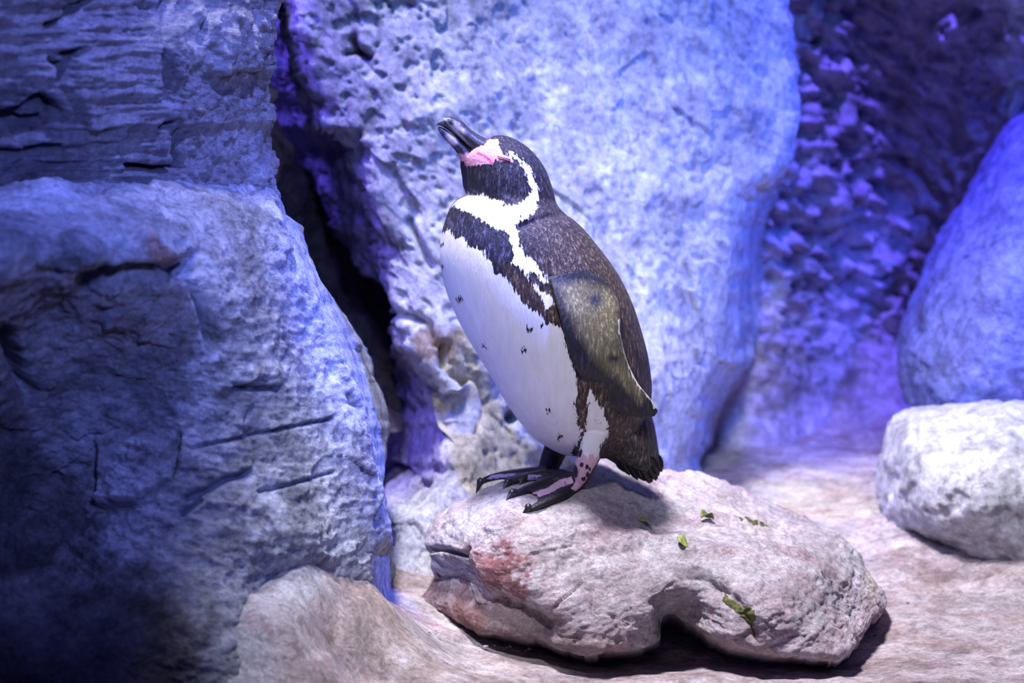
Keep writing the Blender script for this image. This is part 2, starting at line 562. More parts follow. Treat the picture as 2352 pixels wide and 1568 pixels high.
# ------------------------------------------------------------------ brown rock inside the crevice
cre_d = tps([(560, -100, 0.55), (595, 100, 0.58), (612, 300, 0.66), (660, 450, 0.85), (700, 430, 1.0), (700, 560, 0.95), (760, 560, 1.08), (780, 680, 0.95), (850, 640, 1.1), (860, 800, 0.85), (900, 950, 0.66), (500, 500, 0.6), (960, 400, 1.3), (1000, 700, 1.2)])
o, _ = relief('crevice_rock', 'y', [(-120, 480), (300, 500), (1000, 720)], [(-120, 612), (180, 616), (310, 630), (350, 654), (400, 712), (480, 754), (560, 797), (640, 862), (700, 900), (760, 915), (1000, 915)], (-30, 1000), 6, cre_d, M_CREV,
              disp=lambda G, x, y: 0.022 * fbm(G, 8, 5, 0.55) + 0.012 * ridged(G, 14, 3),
              color=flat_col((0.58, 0.52, 0.44), [(lambda x, y: sdf_soft(x, y, [(632, 330), (700, 540), (760, 640), (800, 720), (1000, 800), (1000, 380), (700, 330)], 30), (0.05, 0.04, 0.045)), (lambda x, y: blob(x, y, 870, 840, 40, 90), (0.40, 0.31, 0.27)), (lambda x, y: sdf_soft(x, y, [(600, 300), (640, 330), (1000, 500), (1000, 1000), (600, 1000)], 60), (0.24, 0.205, 0.175))]), thick=0.06, shell=True)  # near-black and dim brown zones paint the crevice's darkness into the stone
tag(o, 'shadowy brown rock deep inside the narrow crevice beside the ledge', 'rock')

# ------------------------------------------------------------------ big pale rock face behind the penguin
back_L = [(-150, 600), (0, 602), (100, 606), (180, 606), (310, 618), (350, 642), (400, 700), (480, 742), (560, 785), (640, 850), (700, 888), (760, 900), (830, 905), (900, 890), (1000, 885), (1100, 880), (1250, 885), (1450, 880)]
back_R = [(-150, 1790), (0, 1812), (100, 1832), (180, 1832), (270, 1822), (350, 1815), (430, 1785), (520, 1772), (700, 1762), (850, 1752), (1000, 1766), (1100, 1745), (1200, 1740), (1450, 1740)]
RIDGE_Y = [-150, 0, 70, 170, 230, 290, 300, 340, 440, 520, 580, 680, 750, 800, 860, 950, 1080, 1150, 1450]
RIDGE_X = [690, 690, 695, 712, 750, 765, 800, 830, 845, 870, 890, 908, 920, 940, 1000, 1030, 1040, 1010, 980]
RSIDE_Y = [-150, 300, 380, 430, 460, 560, 700, 830, 920, 1050, 1450]
RSIDE_X = [1850, 1850, 1815, 1740, 1710, 1690, 1675, 1660, 1600, 1570, 1560]
front_d = tps([(690, 0, 0.50), (725, 190, 0.50), (810, 330, 0.48), (850, 440, 0.46), (885, 560, 0.46), (920, 750, 0.44), (600, 0, 0.49), (650, 400, 0.47),
               (980, 740, 0.42), (1000, 250, 0.48), (1000, 0, 0.54), (1200, 0, 0.62), (1200, 300, 0.56), (1400, 0, 0.70), (1400, 400, 0.60), (1600, 100, 0.76), (1600, 400, 0.70), (1560, 700, 0.64), (1560, 900, 0.60), (1540, 1060, 0.56),
               (1790, 0, 0.86), (1800, 250, 0.84), (1720, 430, 0.76), (1685, 620, 0.74), (1665, 800, 0.73), (1600, 930, 0.66), (1570, 1050, 0.64), (1750, 800, 0.78),
               (1010, 900, 0.36), (900, 900, 0.36), (900, 1100, 0.28), (1000, 1050, 0.28), (920, 1300, 0.17), (1000, 1250, 0.20), (1080, 950, 0.40), (1060, 800, 0.42), (1100, 1100, 0.34), (1200, 1000, 0.44), (1200, 1150, 0.40), (1300, 1100, 0.50), (1000, 1400, 0.15), (1400, 1400, 0.45), (1700, 1400, 0.7)], 1e-4)


def soft(x, w):
    return 0.5 * (x + np.sqrt(x * x + w * w)) - 0.0


def back_d(px, py):
    wob = 9 * perlin(np.stack([py / 45.0, px * 0, px * 0 + 4], -1))
    k = np.interp(py, [0, 800, 900, 1080, 1190], [0.0042, 0.0040, 0.0034, 0.0026, 0.0])
    y = front_d(px, py) + k * soft(np.interp(py, RIDGE_Y, RIDGE_X) + wob - px, 14)
    return y + 0.0060 * soft(px - np.interp(py, RSIDE_Y, RSIDE_X) - wob, 14)


def back_disp(G, PX, PY):
    h = 0.010 * fbm(G, 4, 5, 0.55, 1) + 0.006 * facets(G @ rotm(-0.6) * np.array([1.5, 1, 0.6]), 9, 3) + 0.004 * fbm(G @ rotm(-0.6), 20, 4, 0.6, 6, (1.5, 1, 0.6))
    pits = sstep(0.15, 0.6, fbm(G, 26, 3, 0.6, 9)) * (sstep(1300, 850, PX) * 0.8 + 0.25)
    h -= 0.007 * pits
    face = sstep(0, 40, np.interp(PY, RIDGE_Y, RIDGE_X) - PX) * sstep(1000, 850, PY)
    h += face * (0.008 * facets(G, 9, 7) + 0.004 * facets(G, 22, 1))
    h -= 0.035 * crease(PX, PY, [(810, 90), (822, 118), (845, 132)], 8) + 0.02 * crease(PX, PY, [(822, 118), (795, 125)], 6)
    h -= 0.03 * crease(PX, PY, [(940, 510), (965, 560), (990, 610)], 8)
    h -= 0.03 * crease(PX, PY, [(860, 640), (905, 720), (880, 750)], 8)
    h -= 0.035 * crease(PX, PY, [(880, 1062), (920, 1075), (950, 1095), (985, 1112)], 6)
    h -= 0.07 * blob(PX, PY, 1050, 925, 34, 65)
    h -= 0.04 * crease(PX, PY, [(1018, 800), (1020, 900), (1030, 1000)], 12)
    h -= 0.04 * blob(PX, PY, 1185, 955, 16, 16)
    h -= 0.02 * crease(PX, PY, [(930, 720), (985, 745), (1000, 790)], 8)
    return h


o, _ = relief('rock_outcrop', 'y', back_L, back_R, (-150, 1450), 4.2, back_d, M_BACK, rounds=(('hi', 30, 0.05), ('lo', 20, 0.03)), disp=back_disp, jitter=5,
              color=flat_col((0.66, 0.68, 0.76), [
                  (lambda x, y: sdf_soft(x, y, [(1005, 790), (1060, 745), (1110, 850), (1200, 1000), (1330, 1060), (1330, 1200), (1090, 1150), (1040, 1080)], 40), (0.64, 0.60, 0.40)),
                  (lambda x, y: blob(x, y, 880, 810, 30, 80), (0.30, 0.22, 0.20)),
                  (lambda x, y: blob(x, y, 1000, 790, 60, 40), (0.45, 0.36, 0.30)),
                  (lambda x, y: sstep(0, 50, np.interp(y, RIDGE_Y, RIDGE_X) - x) * sstep(1180, 1080, y), (0.46, 0.42, 0.64))]),  # side left of the ridge: its violet shade painted into the stone colour
              thick=0.10, shrink=0.02)
tag(o, 'huge pale blue pitted rock face rising behind the penguin', 'rock')

# ------------------------------------------------------------------ left rocks: the block above the ledge and the buttress below it
up_R = [(-150, 590), (0, 585), (60, 575), (120, 576), (180, 590), (250, 605), (320, 610), (380, 620), (440, 634), (520, 650)]
up_d = tps([(0, -100, -0.62), (0, 200, -0.58), (0, 430, -0.50), (150, 0, -0.50), (150, 250, -0.50), (160, 430, -0.42), (330, 0, -0.32), (330, 200, -0.34), (330, 420, -0.33), (400, 100, -0.30), (480, 100, -0.22), (480, 300, -0.22),
            (480, 430, -0.24), (570, 100, -0.08), (590, 250, -0.06), (610, 420, -0.10), (-200, 200, -0.75), (600, 520, -0.1), (200, 520, -0.4)])


def up_disp(G, PX, PY):
    Q = G @ rotm(0.15)
    strata = fbm(Q, 1, 4, 0.6, 2, (5, 4, 55))
    left = sstep(430, 330, PX)
    h = 0.008 * fbm(G, 5, 5, 0.5) + 0.004 * facets(G * np.array([1, 1, 1.8]), 9, 4) + 0.008 * strata * left + 0.007 * fbm(G, 32, 4, 0.65, 5) * sstep(340, 420, PX)
    h -= 0.05 * crease(PX, PY, [(-20, 275), (40, 262), (100, 235), (130, 250)], 14)
    h -= 0.05 * crease(PX, PY, [(0, 290), (60, 290), (140, 268)], 10)
    h -= 0.03 * crease(PX, PY, [(0, 345), (60, 345), (130, 330)], 7)
    h -= 0.04 * crease(PX, PY, [(145, 180), (150, 125), (180, 118)], 9) + 0.03 * crease(PX, PY, [(115, 135), (140, 150)], 6)
    h -= 0.045 * crease(PX, PY, [(372, 288), (385, 282)], 8)
    h -= 0.045 * crease(PX, PY, [(300, 386), (370, 390), (400, 382), (395, 345), (400, 300)], 6)
    h -= 0.035 * crease(PX, PY, [(545, 443), (556, 440)], 7)
    h -= 0.02 * crease(PX, PY, [(365, 0), (375, 60), (370, 150), (370, 230)], 6)
    h -= 0.015 * crease(PX, PY, [(448, 40), (436, 98)], 4)
    h -= 0.02 * crease(PX, PY, [(110, 60), (150, 50), (185, 0)], 7)
    h += 0.016 * sstep(0, 14, PX - 440 + 40 * perlin(G * 14)) * sstep(150, 132, PY + 60 * perlin(G * 9 + 5)) + 0.010 * sstep(0, 8, PX - 372 + 20 * perlin(G * 16 + 3))
    h += 0.012 * sstep(0, 8, PX - 140 - 0.1 * PY + 40 * perlin(G * 12 + 7)) * sstep(300, 280, PY)
    return h


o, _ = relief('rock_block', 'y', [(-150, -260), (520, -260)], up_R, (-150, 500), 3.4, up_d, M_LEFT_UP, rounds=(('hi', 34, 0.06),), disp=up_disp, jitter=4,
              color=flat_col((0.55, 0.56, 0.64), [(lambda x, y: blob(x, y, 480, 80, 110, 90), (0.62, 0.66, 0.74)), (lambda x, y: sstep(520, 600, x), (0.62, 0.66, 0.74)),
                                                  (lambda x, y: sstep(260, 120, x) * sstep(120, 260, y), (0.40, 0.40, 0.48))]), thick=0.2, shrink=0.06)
tag(o, 'violet striated rock block standing above the ledge at left', 'rock')

lo_R = [(415, 560), (440, 634), (490, 662), (520, 692), (580, 706), (640, 731), (700, 771), (770, 822), (820, 851), (870, 861), (920, 881), (980, 891), (1050, 886), (1120, 881), (1180, 891), (1230, 901), (1300, 906), (1370, 901), (1480, 890), (1700, 880)]
BSIDE_Y = [400, 455, 530, 610, 680, 760, 850, 930, 1000, 1080, 1160, 1222, 1270, 1340, 1400, 1700]
BSIDE_X = [625, 640, 655, 690, 720, 762, 802, 828, 842, 857, 880, 895, 852, 850, 882, 900]
butt_d = tps([(-200, 430, -0.60), (0, 432, -0.50), (200, 430, -0.42), (400, 430, -0.30), (520, 440, -0.22), (600, 440, -0.12),
            (0, 560, -0.78), (200, 560, -0.68), (400, 545, -0.52), (520, 560, -0.38), (640, 540, -0.22), (700, 620, -0.22),
            (460, 700, -0.50), (520, 750, -0.46), (620, 700, -0.34), (720, 690, -0.22), (520, 950, -0.46), (620, 900, -0.40), (720, 880, -0.30), (800, 860, -0.20),
            (560, 1150, -0.49), (680, 1100, -0.40), (780, 1080, -0.32), (700, 1200, -0.44), (800, 1200, -0.32), (840, 1030, -0.24), (870, 1150, -0.24), (893, 1225, -0.23), (700, 1290, -0.44), (830, 1335, -0.31), (600, 1355, -0.50), (880, 1385, -0.22),
            (100, 700, -0.62), (250, 720, -0.57), (400, 720, -0.51), (50, 900, -0.55), (200, 950, -0.48), (330, 950, -0.47), (420, 1050, -0.50), (100, 1200, -0.45), (250, 1250, -0.53), (400, 1400, -0.62), (440, 1480, -0.66), (500, 1400, -0.60), (400, 1250, -0.55),
            (0, 1500, -0.70), (300, 1480, -0.66), (400, 1560, -0.68), (540, 1480, -0.61), (480, 1568, -0.67), (600, 1568, -0.57), (680, 1400, -0.38), (700, 1500, -0.22), (880, 1500, -0.05), (-200, 900, -0.75), (-200, 1400, -0.8)], 2e-4)


def lo_d(px, py):
    wob = 6 * perlin(np.stack([py / 30.0, px * 0, px * 0 + 9], -1))
    return butt_d(px, py) + 0.0058 * soft(px - np.interp(py, BSIDE_Y, BSIDE_X) - wob, 7)


def lo_disp(G, PX, PY):
    Q = G @ rotm(0.35)
    h = 0.010 * fbm(G, 4, 5, 0.52, 3) + 0.006 * facets(G * np.array([1, 1, 1.4]), 8, 2) + 0.0015 * facets(G, 24, 12) + 0.0025 * fbm(Q, 1, 4, 0.6, 2, (8, 6, 60)) * sstep(560, 760, PY) + 0.003 * ridged(G, 30, 4, 0.6, 5)
    h -= 0.05 * crease(PX, PY, [(200, 660), (300, 630), (380, 628), (430, 615)], 20)
    h -= 0.03 * crease(PX, PY, [(350, 570), (400, 610), (450, 650)], 7)
    h += 0.02 * crease(PX, PY, [(310, 552), (370, 585), (415, 612)], 14)
    h -= 0.04 * crease(PX, PY, [(455, 585), (450, 640), (465, 700), (490, 800)], 12)
    h -= 0.05 * crease(PX, PY, [(20, 770), (45, 840), (65, 900)], 13)
    h -= 0.02 * crease(PX, PY, [(430, 1145), (480, 1125), (520, 1100), (560, 1090)], 8) + 0.02 * crease(PX, PY, [(420, 1180), (460, 1150)], 7)
    h -= 0.016 * crease(PX, PY, [(540, 890), (640, 893)], 6) + 0.012 * crease(PX, PY, [(440, 1030), (540, 1008), (640, 985), (750, 965)], 4)
    h -= 0.012 * crease(PX, PY, [(590, 1130), (680, 1110), (760, 1085)], 4)
    h -= 0.018 * crease(PX, PY, [(790, 915), (815, 940)], 5) + 0.016 * crease(PX, PY, [(650, 775), (668, 800)], 5)
    h -= 0.02 * crease(PX, PY, [(235, 1172), (330, 1165), (395, 1100), (410, 1000)], 6)
    h += 0.02 * sdf_soft(PX, PY, [(225, 1010), (330, 1000), (390, 1020), (345, 1155), (235, 1170)], 20)
    h -= 0.02 * crease(PX, PY, [(640, 475), (665, 505)], 8)
    return h * (1 - 0.75 * sstep(-15, 10, PX - np.interp(PY, BSIDE_Y, BSIDE_X)))


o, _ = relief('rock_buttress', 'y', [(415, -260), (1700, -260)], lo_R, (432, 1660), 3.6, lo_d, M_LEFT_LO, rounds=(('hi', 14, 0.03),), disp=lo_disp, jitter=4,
              color=flat_col((0.55, 0.60, 0.71), [(lambda x, y: sstep(520, 380, x) * sstep(600, 680, y), (0.42, 0.43, 0.48)), (lambda x, y: sdf_soft(x, y, [(-300, 900), (60, 960), (200, 1100), (230, 1250), (400, 1400), (420, 1700), (-300, 1700)], 120), (0.20, 0.19, 0.21)),  # hollow and dark lower left: shade below the overhang, painted as colour
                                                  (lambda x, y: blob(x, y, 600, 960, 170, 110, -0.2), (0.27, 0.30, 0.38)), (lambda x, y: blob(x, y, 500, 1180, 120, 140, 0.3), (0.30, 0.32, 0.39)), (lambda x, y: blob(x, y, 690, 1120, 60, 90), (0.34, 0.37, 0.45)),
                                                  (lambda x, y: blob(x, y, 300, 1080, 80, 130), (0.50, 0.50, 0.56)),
                                                  (lambda x, y: blob(x, y, 360, 585, 70, 14, 0.5), (0.70, 0.50, 0.46))]), thick=0.2, shrink=0.06)
tag(o, 'broad scraped rock buttress bulging below the ledge at left', 'rock')

# ------------------------------------------------------------------ boulders at right
bb_L = [(180, 2470), (240, 2352), (300, 2300), (380, 2250), (470, 2200), (520, 2162), (600, 2122), (680, 2092), (760, 2068), (830, 2058), (880, 2064), (930, 2090), (980, 2150), (1040, 2260)]
bb_d = tps([(2470, 200, 1.0), (2300, 320, 0.95), (2200, 500, 0.90), (2090, 700, 0.85), (2060, 860, 0.80), (2250, 600, 0.72), (2200, 800, 0.66), (2352, 500, 0.74), (2352, 800, 0.60), (2200, 950, 0.66), (2352, 980, 0.66), (2500, 700, 0.66), (2280, 1040, 0.75)])
o, _ = relief('blue_boulder', 'y', bb_L, [(180, 2580), (1040, 2580)], (185, 1040), 5, bb_d, M_BOULDER, rounds=(('lo', 130, 0.22), ('end', 80, 0.1)),
              disp=lambda G, x, y: 0.010 * fbm(G, 6, 5, 0.55) + 0.006 * facets(G, 16, 3), color=flat_col((0.27, 0.32, 0.74)), thick=0.12)
o.name = 'boulder'
tag(o, 'tall deep blue boulder leaning in above the pale rounded boulder', 'boulder')
pb_L = [(925, 2130), (935, 2075), (955, 2045), (980, 2030), (1050, 2014), (1130, 2009), (1180, 2020), (1215, 2048), (1240, 2110), (1300, 2230)]
pb_d = tps([(2015, 1100, 0.50), (2060, 950, 0.52), (2150, 1050, 0.36), (2300, 1100, 0.28), (2200, 960, 0.46), (2352, 1000, 0.40), (2352, 1200, 0.26), (2150, 1200, 0.34), (2060, 1200, 0.44), (2500, 1100, 0.3), (2300, 1290, 0.30)])
o, _ = relief('boulder', 'y', pb_L, [(925, 2560), (1300, 2560)], (927, 1300), 4.5, pb_d, M_BOULDER, rounds=(('lo', 90, 0.14), ('start', 60, 0.14)),
              disp=lambda G, x, y: 0.010 * fbm(G, 7, 5, 0.55) - 0.006 * sstep(0.1, 0.5, fbm(G, 20, 3, 0.5, 4)), color=flat_col((0.70, 0.71, 0.80)), thick=0.25, shrink=0.3)
tag(o, 'pale rounded boulder resting on the ground below the blue boulder', 'boulder')

# ------------------------------------------------------------------ the slab the penguin stands on
sl_T = [(962, 1372), (968, 1328), (978, 1290), (990, 1222), (1010, 1190), (1050, 1161), (1090, 1141), (1125, 1119), (1150, 1108), (1200, 1096), (1280, 1082), (1330, 1064), (1380, 1054), (1460, 1062), (1540, 1078), (1590, 1081), (1640, 1095),
        (1690, 1118), (1740, 1142), (1800, 1165), (1860, 1192), (1930, 1235), (1965, 1265), (1985, 1300), (2010, 1335), (2033, 1368), (2040, 1383)]
sl_B = [(962, 1374), (968, 1388), (1000, 1402), (1060, 1432), (1110, 1457), (1170, 1464), (1230, 1472), (1300, 1490), (1370, 1498), (1440, 1494), (1500, 1480), (1522, 1464), (1530, 1424), (1545, 1416), (1580, 1430), (1640, 1465), (1700, 1486),
        (1780, 1503), (1850, 1511), (1920, 1511), (1950, 1496), (1978, 1462), (1992, 1425), (2020, 1406), (2040, 1385)]
slab_d = tps([(962, 1372, 0.04), (1010, 1195, 0.03), (985, 1260, 0.0), (1000, 1335, -0.05), (1100, 1240, -0.13), (1300, 1290, -0.19), (1100, 1350, -0.16), (1300, 1400, -0.25), (1400, 1490, -0.26), (1200, 1465, -0.21), (1080, 1437, -0.14),
              (1500, 1300, -0.17), (1500, 1420, -0.22), (1540, 1340, -0.20), (1450, 1400, -0.22), (1535, 1425, -0.15), (1530, 1385, -0.20), (1600, 1400, -0.18), (1600, 1445, -0.20), (1700, 1250, -0.10), (1700, 1380, -0.26), (1800, 1500, -0.28), (1850, 1430, -0.25), (1950, 1400, -0.10), (1900, 1290, -0.03),
              (2038, 1384, 0.04), (1960, 1485, -0.20), (1330, 1064, 0.12), (1380, 1054, 0.20), (1600, 1085, 0.25), (1740, 1142, 0.25), (1860, 1192, 0.20), (1500, 1200, -0.04), (1450, 1138, 0.0), (1450, 1095, 0.15), (1340, 1118, -0.05),
              (1325, 1124, -0.06), (1210, 1174, -0.13), (1165, 1144, -0.09), (1262, 1098, 0.02), (1150, 1110, 0.02), (1100, 1138, 0.0), (1650, 1180, 0.04), (1800, 1230, 0.03), (1400, 1200, -0.11)], 1e-4)


def slab_disp(G, PX, PY):
    h = 0.005 * fbm(G, 8, 4, 0.5, 4) + 0.003 * facets(G @ rotm(-0.25) * np.array([0.6, 1, 1.5]), 12, 6) + 0.0010 * facets(G, 50, 2) + 0.0018 * ridged(G, 30, 4, 0.6, 2) + 0.0025 * fbm(G @ rotm(-0.2), 1, 4, 0.6, 5, (14, 14, 60))
    foot = blob(PX, PY, 1220, 1130, 150, 60)
    h *= (1 - 0.8 * foot)
    h -= 0.022 * crease(PX, PY, [(985, 1262), (1010, 1258), (1040, 1266), (1068, 1275), (1082, 1262)], 5)
    h -= 0.020 * sdf_soft(PX, PY, [(975, 1275), (1075, 1285), (1090, 1340), (1000, 1320)], 40)
    h -= 0.030 * crease(PX, PY, [(960, 1330), (1030, 1345), (1110, 1380), (1180, 1400), (1240, 1440)], 30)
    h -= 0.008 * crease(PX, PY, [(1505, 1360), (1515, 1400), (1530, 1440)], 24)
    h += 0.012 * blob(PX, PY, 1440, 1400, 60, 50)
    h -= 0.008 * crease(PX, PY, [(1640, 1190), (1740, 1200), (1830, 1212)], 5)
    h += 0.008 * crease(PX, PY, [(1420, 1240), (1560, 1250), (1720, 1280), (1880, 1320)], 16)
    h -= 0.012 * crease(PX, PY, [(1600, 1330), (1680, 1370), (1730, 1450)], 16)
    return h


def slab_color(G, PX, PY):
    C = np.broadcast_to(np.array([0.60, 0.555, 0.595]), G.shape).copy()
    nz = fbm(G, 30, 5, 0.65, 7)
    nz2 = fbm(G, 9, 4, 0.6, 12)

    def put(w, c, s=1.0):
        nonlocal C
        w = (np.clip(w, 0, 1) * s)[..., None]
        C = C * (1 - w) + np.array(c) * w
    put(sstep(0.05, 0.5, nz2), (0.46, 0.36, 0.38), 0.5)
    red = sdf_soft(PX, PY, [(1085, 1265), (1150, 1255), (1200, 1290), (1215, 1350), (1190, 1385), (1110, 1370), (1085, 1330)], 90)
    put(sstep(0.30, 0.80, red + (0.7 * nz + 0.5 * fbm(G, 90, 3, 0.7, 5)) * (red > 0.05) * np.minimum(1, red * 2)), (0.26, 0.07, 0.08), 0.8)
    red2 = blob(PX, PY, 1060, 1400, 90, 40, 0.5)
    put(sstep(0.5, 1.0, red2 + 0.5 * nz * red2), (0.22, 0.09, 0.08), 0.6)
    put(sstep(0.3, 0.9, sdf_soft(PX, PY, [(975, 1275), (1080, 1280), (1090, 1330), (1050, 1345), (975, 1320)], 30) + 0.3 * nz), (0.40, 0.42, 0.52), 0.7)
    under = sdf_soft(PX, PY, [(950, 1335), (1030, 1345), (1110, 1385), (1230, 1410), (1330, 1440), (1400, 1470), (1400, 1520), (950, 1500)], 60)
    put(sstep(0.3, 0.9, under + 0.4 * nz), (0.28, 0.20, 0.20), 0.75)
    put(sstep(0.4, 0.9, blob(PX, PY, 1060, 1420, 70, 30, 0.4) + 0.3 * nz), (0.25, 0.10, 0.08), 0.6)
    put(sstep(0.3, 0.9, blob(PX, PY, 1400, 1095, 90, 32, 0.1) + 0.3 * nz), (0.36, 0.37, 0.30), 0.7)
    put(sstep(0.4, 0.9, blob(PX, PY, 2000, 1350, 20, 60) + 0.3 * nz), (0.62, 0.58, 0.46), 0.7)
    put(sstep(0.5, 0.95, blob(PX, PY, 1978, 1365, 12, 40) + 0.35 * nz), (0.25, 0.24, 0.17), 0.6)
    return C


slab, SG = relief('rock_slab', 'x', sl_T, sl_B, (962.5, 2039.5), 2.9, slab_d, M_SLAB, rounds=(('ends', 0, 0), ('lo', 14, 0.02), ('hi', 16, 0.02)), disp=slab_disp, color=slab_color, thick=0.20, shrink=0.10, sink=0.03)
tag(slab, 'flat pinkish grey rock slab under the standing penguin', 'rock')
_sf = np.stack([SG['PX'].ravel(), SG['PY'].ravel()], -1)
_sv = SG['G'].reshape(-1, 3)
skd = KDTree(len(_sf))
_spx, _spy = proj(_sv)
for i in range(len(_sf)):
    skd.insert((_spx[i], _spy[i], 0), i)
skd.balance()


def slab_at(px, py):
    hits = skd.find_n((px, py, 0), 4)
    return _sv[[h[1] for h in hits]].mean(0)


def slab_patch(name, poly, mat, lift, jag, label=None):
    G, PX, PY = SG['G'], SG['PX'], SG['PY']
    N = grid_normals(G)
    s = sdf(PX, PY, poly) + jag * fbm(G, 55, 3, 0.6, 21)
    keep = (s[:-1, :-1] > 0) & (s[1:, :-1] > 0) & (s[:-1, 1:] > 0) & (s[1:, 1:] > 0)
    nr, nc = PX.shape
    idx = np.arange(nr * nc).reshape(nr, nc)
    q = np.stack([idx[:-1, :-1], idx[:-1, 1:], idx[1:, 1:], idx[1:, :-1]], -1)[keep]
    if not len(q): return
    h = lift * np.clip(s / 6, 0, 1) * (0.7 + 0.6 * perlin(G * 160)) - 0.001
    V = (G + N * h[..., None]).reshape(-1, 3)
    used, inv = np.unique(q, return_inverse=True)
    o = link_mesh(name, V[used], inv.reshape(q.shape).tolist(), mat, slab, True, None, tuple(V[used].mean(0)), recalc=True)
    if label: o['label'] = label
    return o


M_MOSS = plain_mat('moss', (0.10, 0.11, 0.045), 0.9, 0.6, 160, 0.1)
slab_patch('moss_patch', [(1652, 1352), (1680, 1378), (1700, 1392), (1722, 1386), (1738, 1400), (1736, 1425), (1728, 1445), (1745, 1478), (1730, 1470), (1712, 1440), (1690, 1412), (1662, 1384)], M_MOSS, 0.0035, 5, 'dark green moss streak')
slab_patch('moss_patch', [(1655, 1180), (1700, 1184), (1760, 1194), (1815, 1206), (1760, 1203), (1700, 1194)], M_MOSS, 0.003, 2, 'thin line of dark moss')

# ------------------------------------------------------------------ penguin
def cr(pts, n):
    """Catmull-Rom through the rows of pts, n samples"""
    P = np.array(pts, float)
    k = len(P)
    t = np.linspace(0, k - 1, n)
    i = np.clip(t.astype(int), 0, k - 2)
    f = (t - i)[:, None]
    p0, p1, p2, p3 = P[np.maximum(i - 1, 0)], P[i], P[i + 1], P[np.minimum(i + 2, k - 1)]
    return 0.5 * (2 * p1 + (p2 - p0) * f + (2 * p0 - 5 * p1 + 4 * p2 - p3) * f ** 2 + (3 * p1 - p0 - 3 * p2 + p3) * f ** 3)


def loft(stations, n, m):
    """stations: Fx, Fy, Bx, By, half depth, yF, yB -> rings between a front and a back edge seen in the photograph"""
    S = cr(stations, n)
    th = np.linspace(0, 2 * math.pi, m, endpoint=False)
    c, s = np.cos(th)[None], np.sin(th)[None]
    cx, cy = (S[:, 0] + S[:, 2])[:, None] / 2, (S[:, 1] + S[:, 3])[:, None] / 2
    PX = cx + (S[:, 0:1] - cx) * c
    PY = cy + (S[:, 1:2] - cy) * c
    Y = (S[:, 5:6] + S[:, 6:7]) / 2 + (S[:, 5:6] - S[:, 6:7]) / 2 * c - S[:, 4:5] * s
    return unproj(PX, PY, Y)


def ring_faces(n, m, off=0, caps=True):
    idx = off + np.arange(n * m).reshape(n, m)
    nx = np.roll(idx, -1, 1)
    f = np.stack([idx[:-1], nx[:-1], nx[1:], idx[1:]], -1).reshape(-1, 4).tolist()
    if caps:
        f.append(idx[0][::-1].tolist()); f.append(idx[-1].tolist())
    return f


def tube(path, radii, n=24, m=14, flat=1.0):
    """tapering limb along 3D points with round ends"""
    P, R = cr(path, n), cr(np.array(radii, float)[:, None], n)[:, 0]
    T = np.gradient(P, axis=0); T /= np.linalg.norm(T, axis=1)[:, None]
    ref = np.array([0.1, 0.15, 1.0])
    A = np.cross(T, ref); A /= np.linalg.norm(A, axis=1)[:, None]
    B = np.cross(A, T)
    th = np.linspace(0, 2 * math.pi, m, endpoint=False)
    G = P[:, None] + R[:, None, None] * (np.cos(th)[None, :, None] * A[:, None] + flat * np.sin(th)[None, :, None] * B[:, None])
    return G


PXM = 1.0 / 1501.0
body_st = [
    (1310, 1046, 1360, 1052, .016, 0, 0), (1283, 1040, 1392, 1052, .040, 0, 0), (1225, 1004, 1448, 1034, .072, 0, 0), (1170, 936, 1482, 985, .102, 0, 0), (1121, 853, 1497, 905, .118, 0, 0), (1075, 778, 1491, 832, .127, 0, 0),
    (1041, 710, 1476, 768, .130, 0, 0), (1019, 648, 1452, 695, .127, 0, 0), (1010, 592, 1419, 628, .121, 0, 0), (1013, 542, 1374, 566, .110, 0, 0), (1024, 503, 1333, 518, .096, 0, 0), (1043, 466, 1296, 488, .082, 0, 0),
    (1066, 444, 1279, 468, .071, 0, 0), (1063, 425, 1274, 450, .068, 0, 0), (1061, 405, 1267, 425, .066, 0, 0), (1058, 388, 1250, 383, .061, 0, 0), (1057, 374, 1218, 343, .052, -.004, 0), (1059, 367, 1180, 318, .042, -.008, 0),
    (1062, 363, 1146, 310, .032, -.01, -.004), (1067, 360, 1120, 318, .022, -.012, -.008), (1082, 345, 1102, 328, .006, -.012, -.012)]
BN, BM = 240, 180
BG = loft(body_st, BN, BM)
_gx, _gy = proj(BG)
# folds of plumage: where the neck meets the back, and under the white collar
_f = 0.055 * crease(_gx, _gy, [(1300, 492), (1262, 500), (1225, 512), (1195, 522)], 9) + 0.05 * crease(_gx, _gy, [(1050, 443), (1090, 449), (1140, 460), (1180, 474)], 7) - 0.02 * crease(_gx, _gy, [(1040, 475), (1110, 490), (1190, 495)], 24)
_f = _f * (np.abs(BG[..., 1]) > 0.002)
_c = BG.mean(1, keepdims=True)
BG = _c + (BG - _c) * (1 - _f[..., None])
bvh_body = BVHTree.FromPolygons(BG.reshape(-1, 3).tolist(), ring_faces(BN, BM))
CAMP = Vector((0, CAM_Y, CAM_Z))


def body_hit(px, py):
    d = Vector(unproj(px, py, 1.0)) - CAMP
    h = bvh_body.ray_cast(CAMP, d.normalized(), 20)
    return h[0].y if h[0] is not None else None


src_V, src_F, src_cls = [], [], []


def add_src(G, cls, caps=True):
    off = sum(len(v) for v in src_V)
    n, m = G.shape[:2]
    src_V.append(G.reshape(-1, 3)); src_F.extend(ring_faces(n, m, off, caps)); src_cls.extend([cls] * (n * m))


add_src(BG, 0)

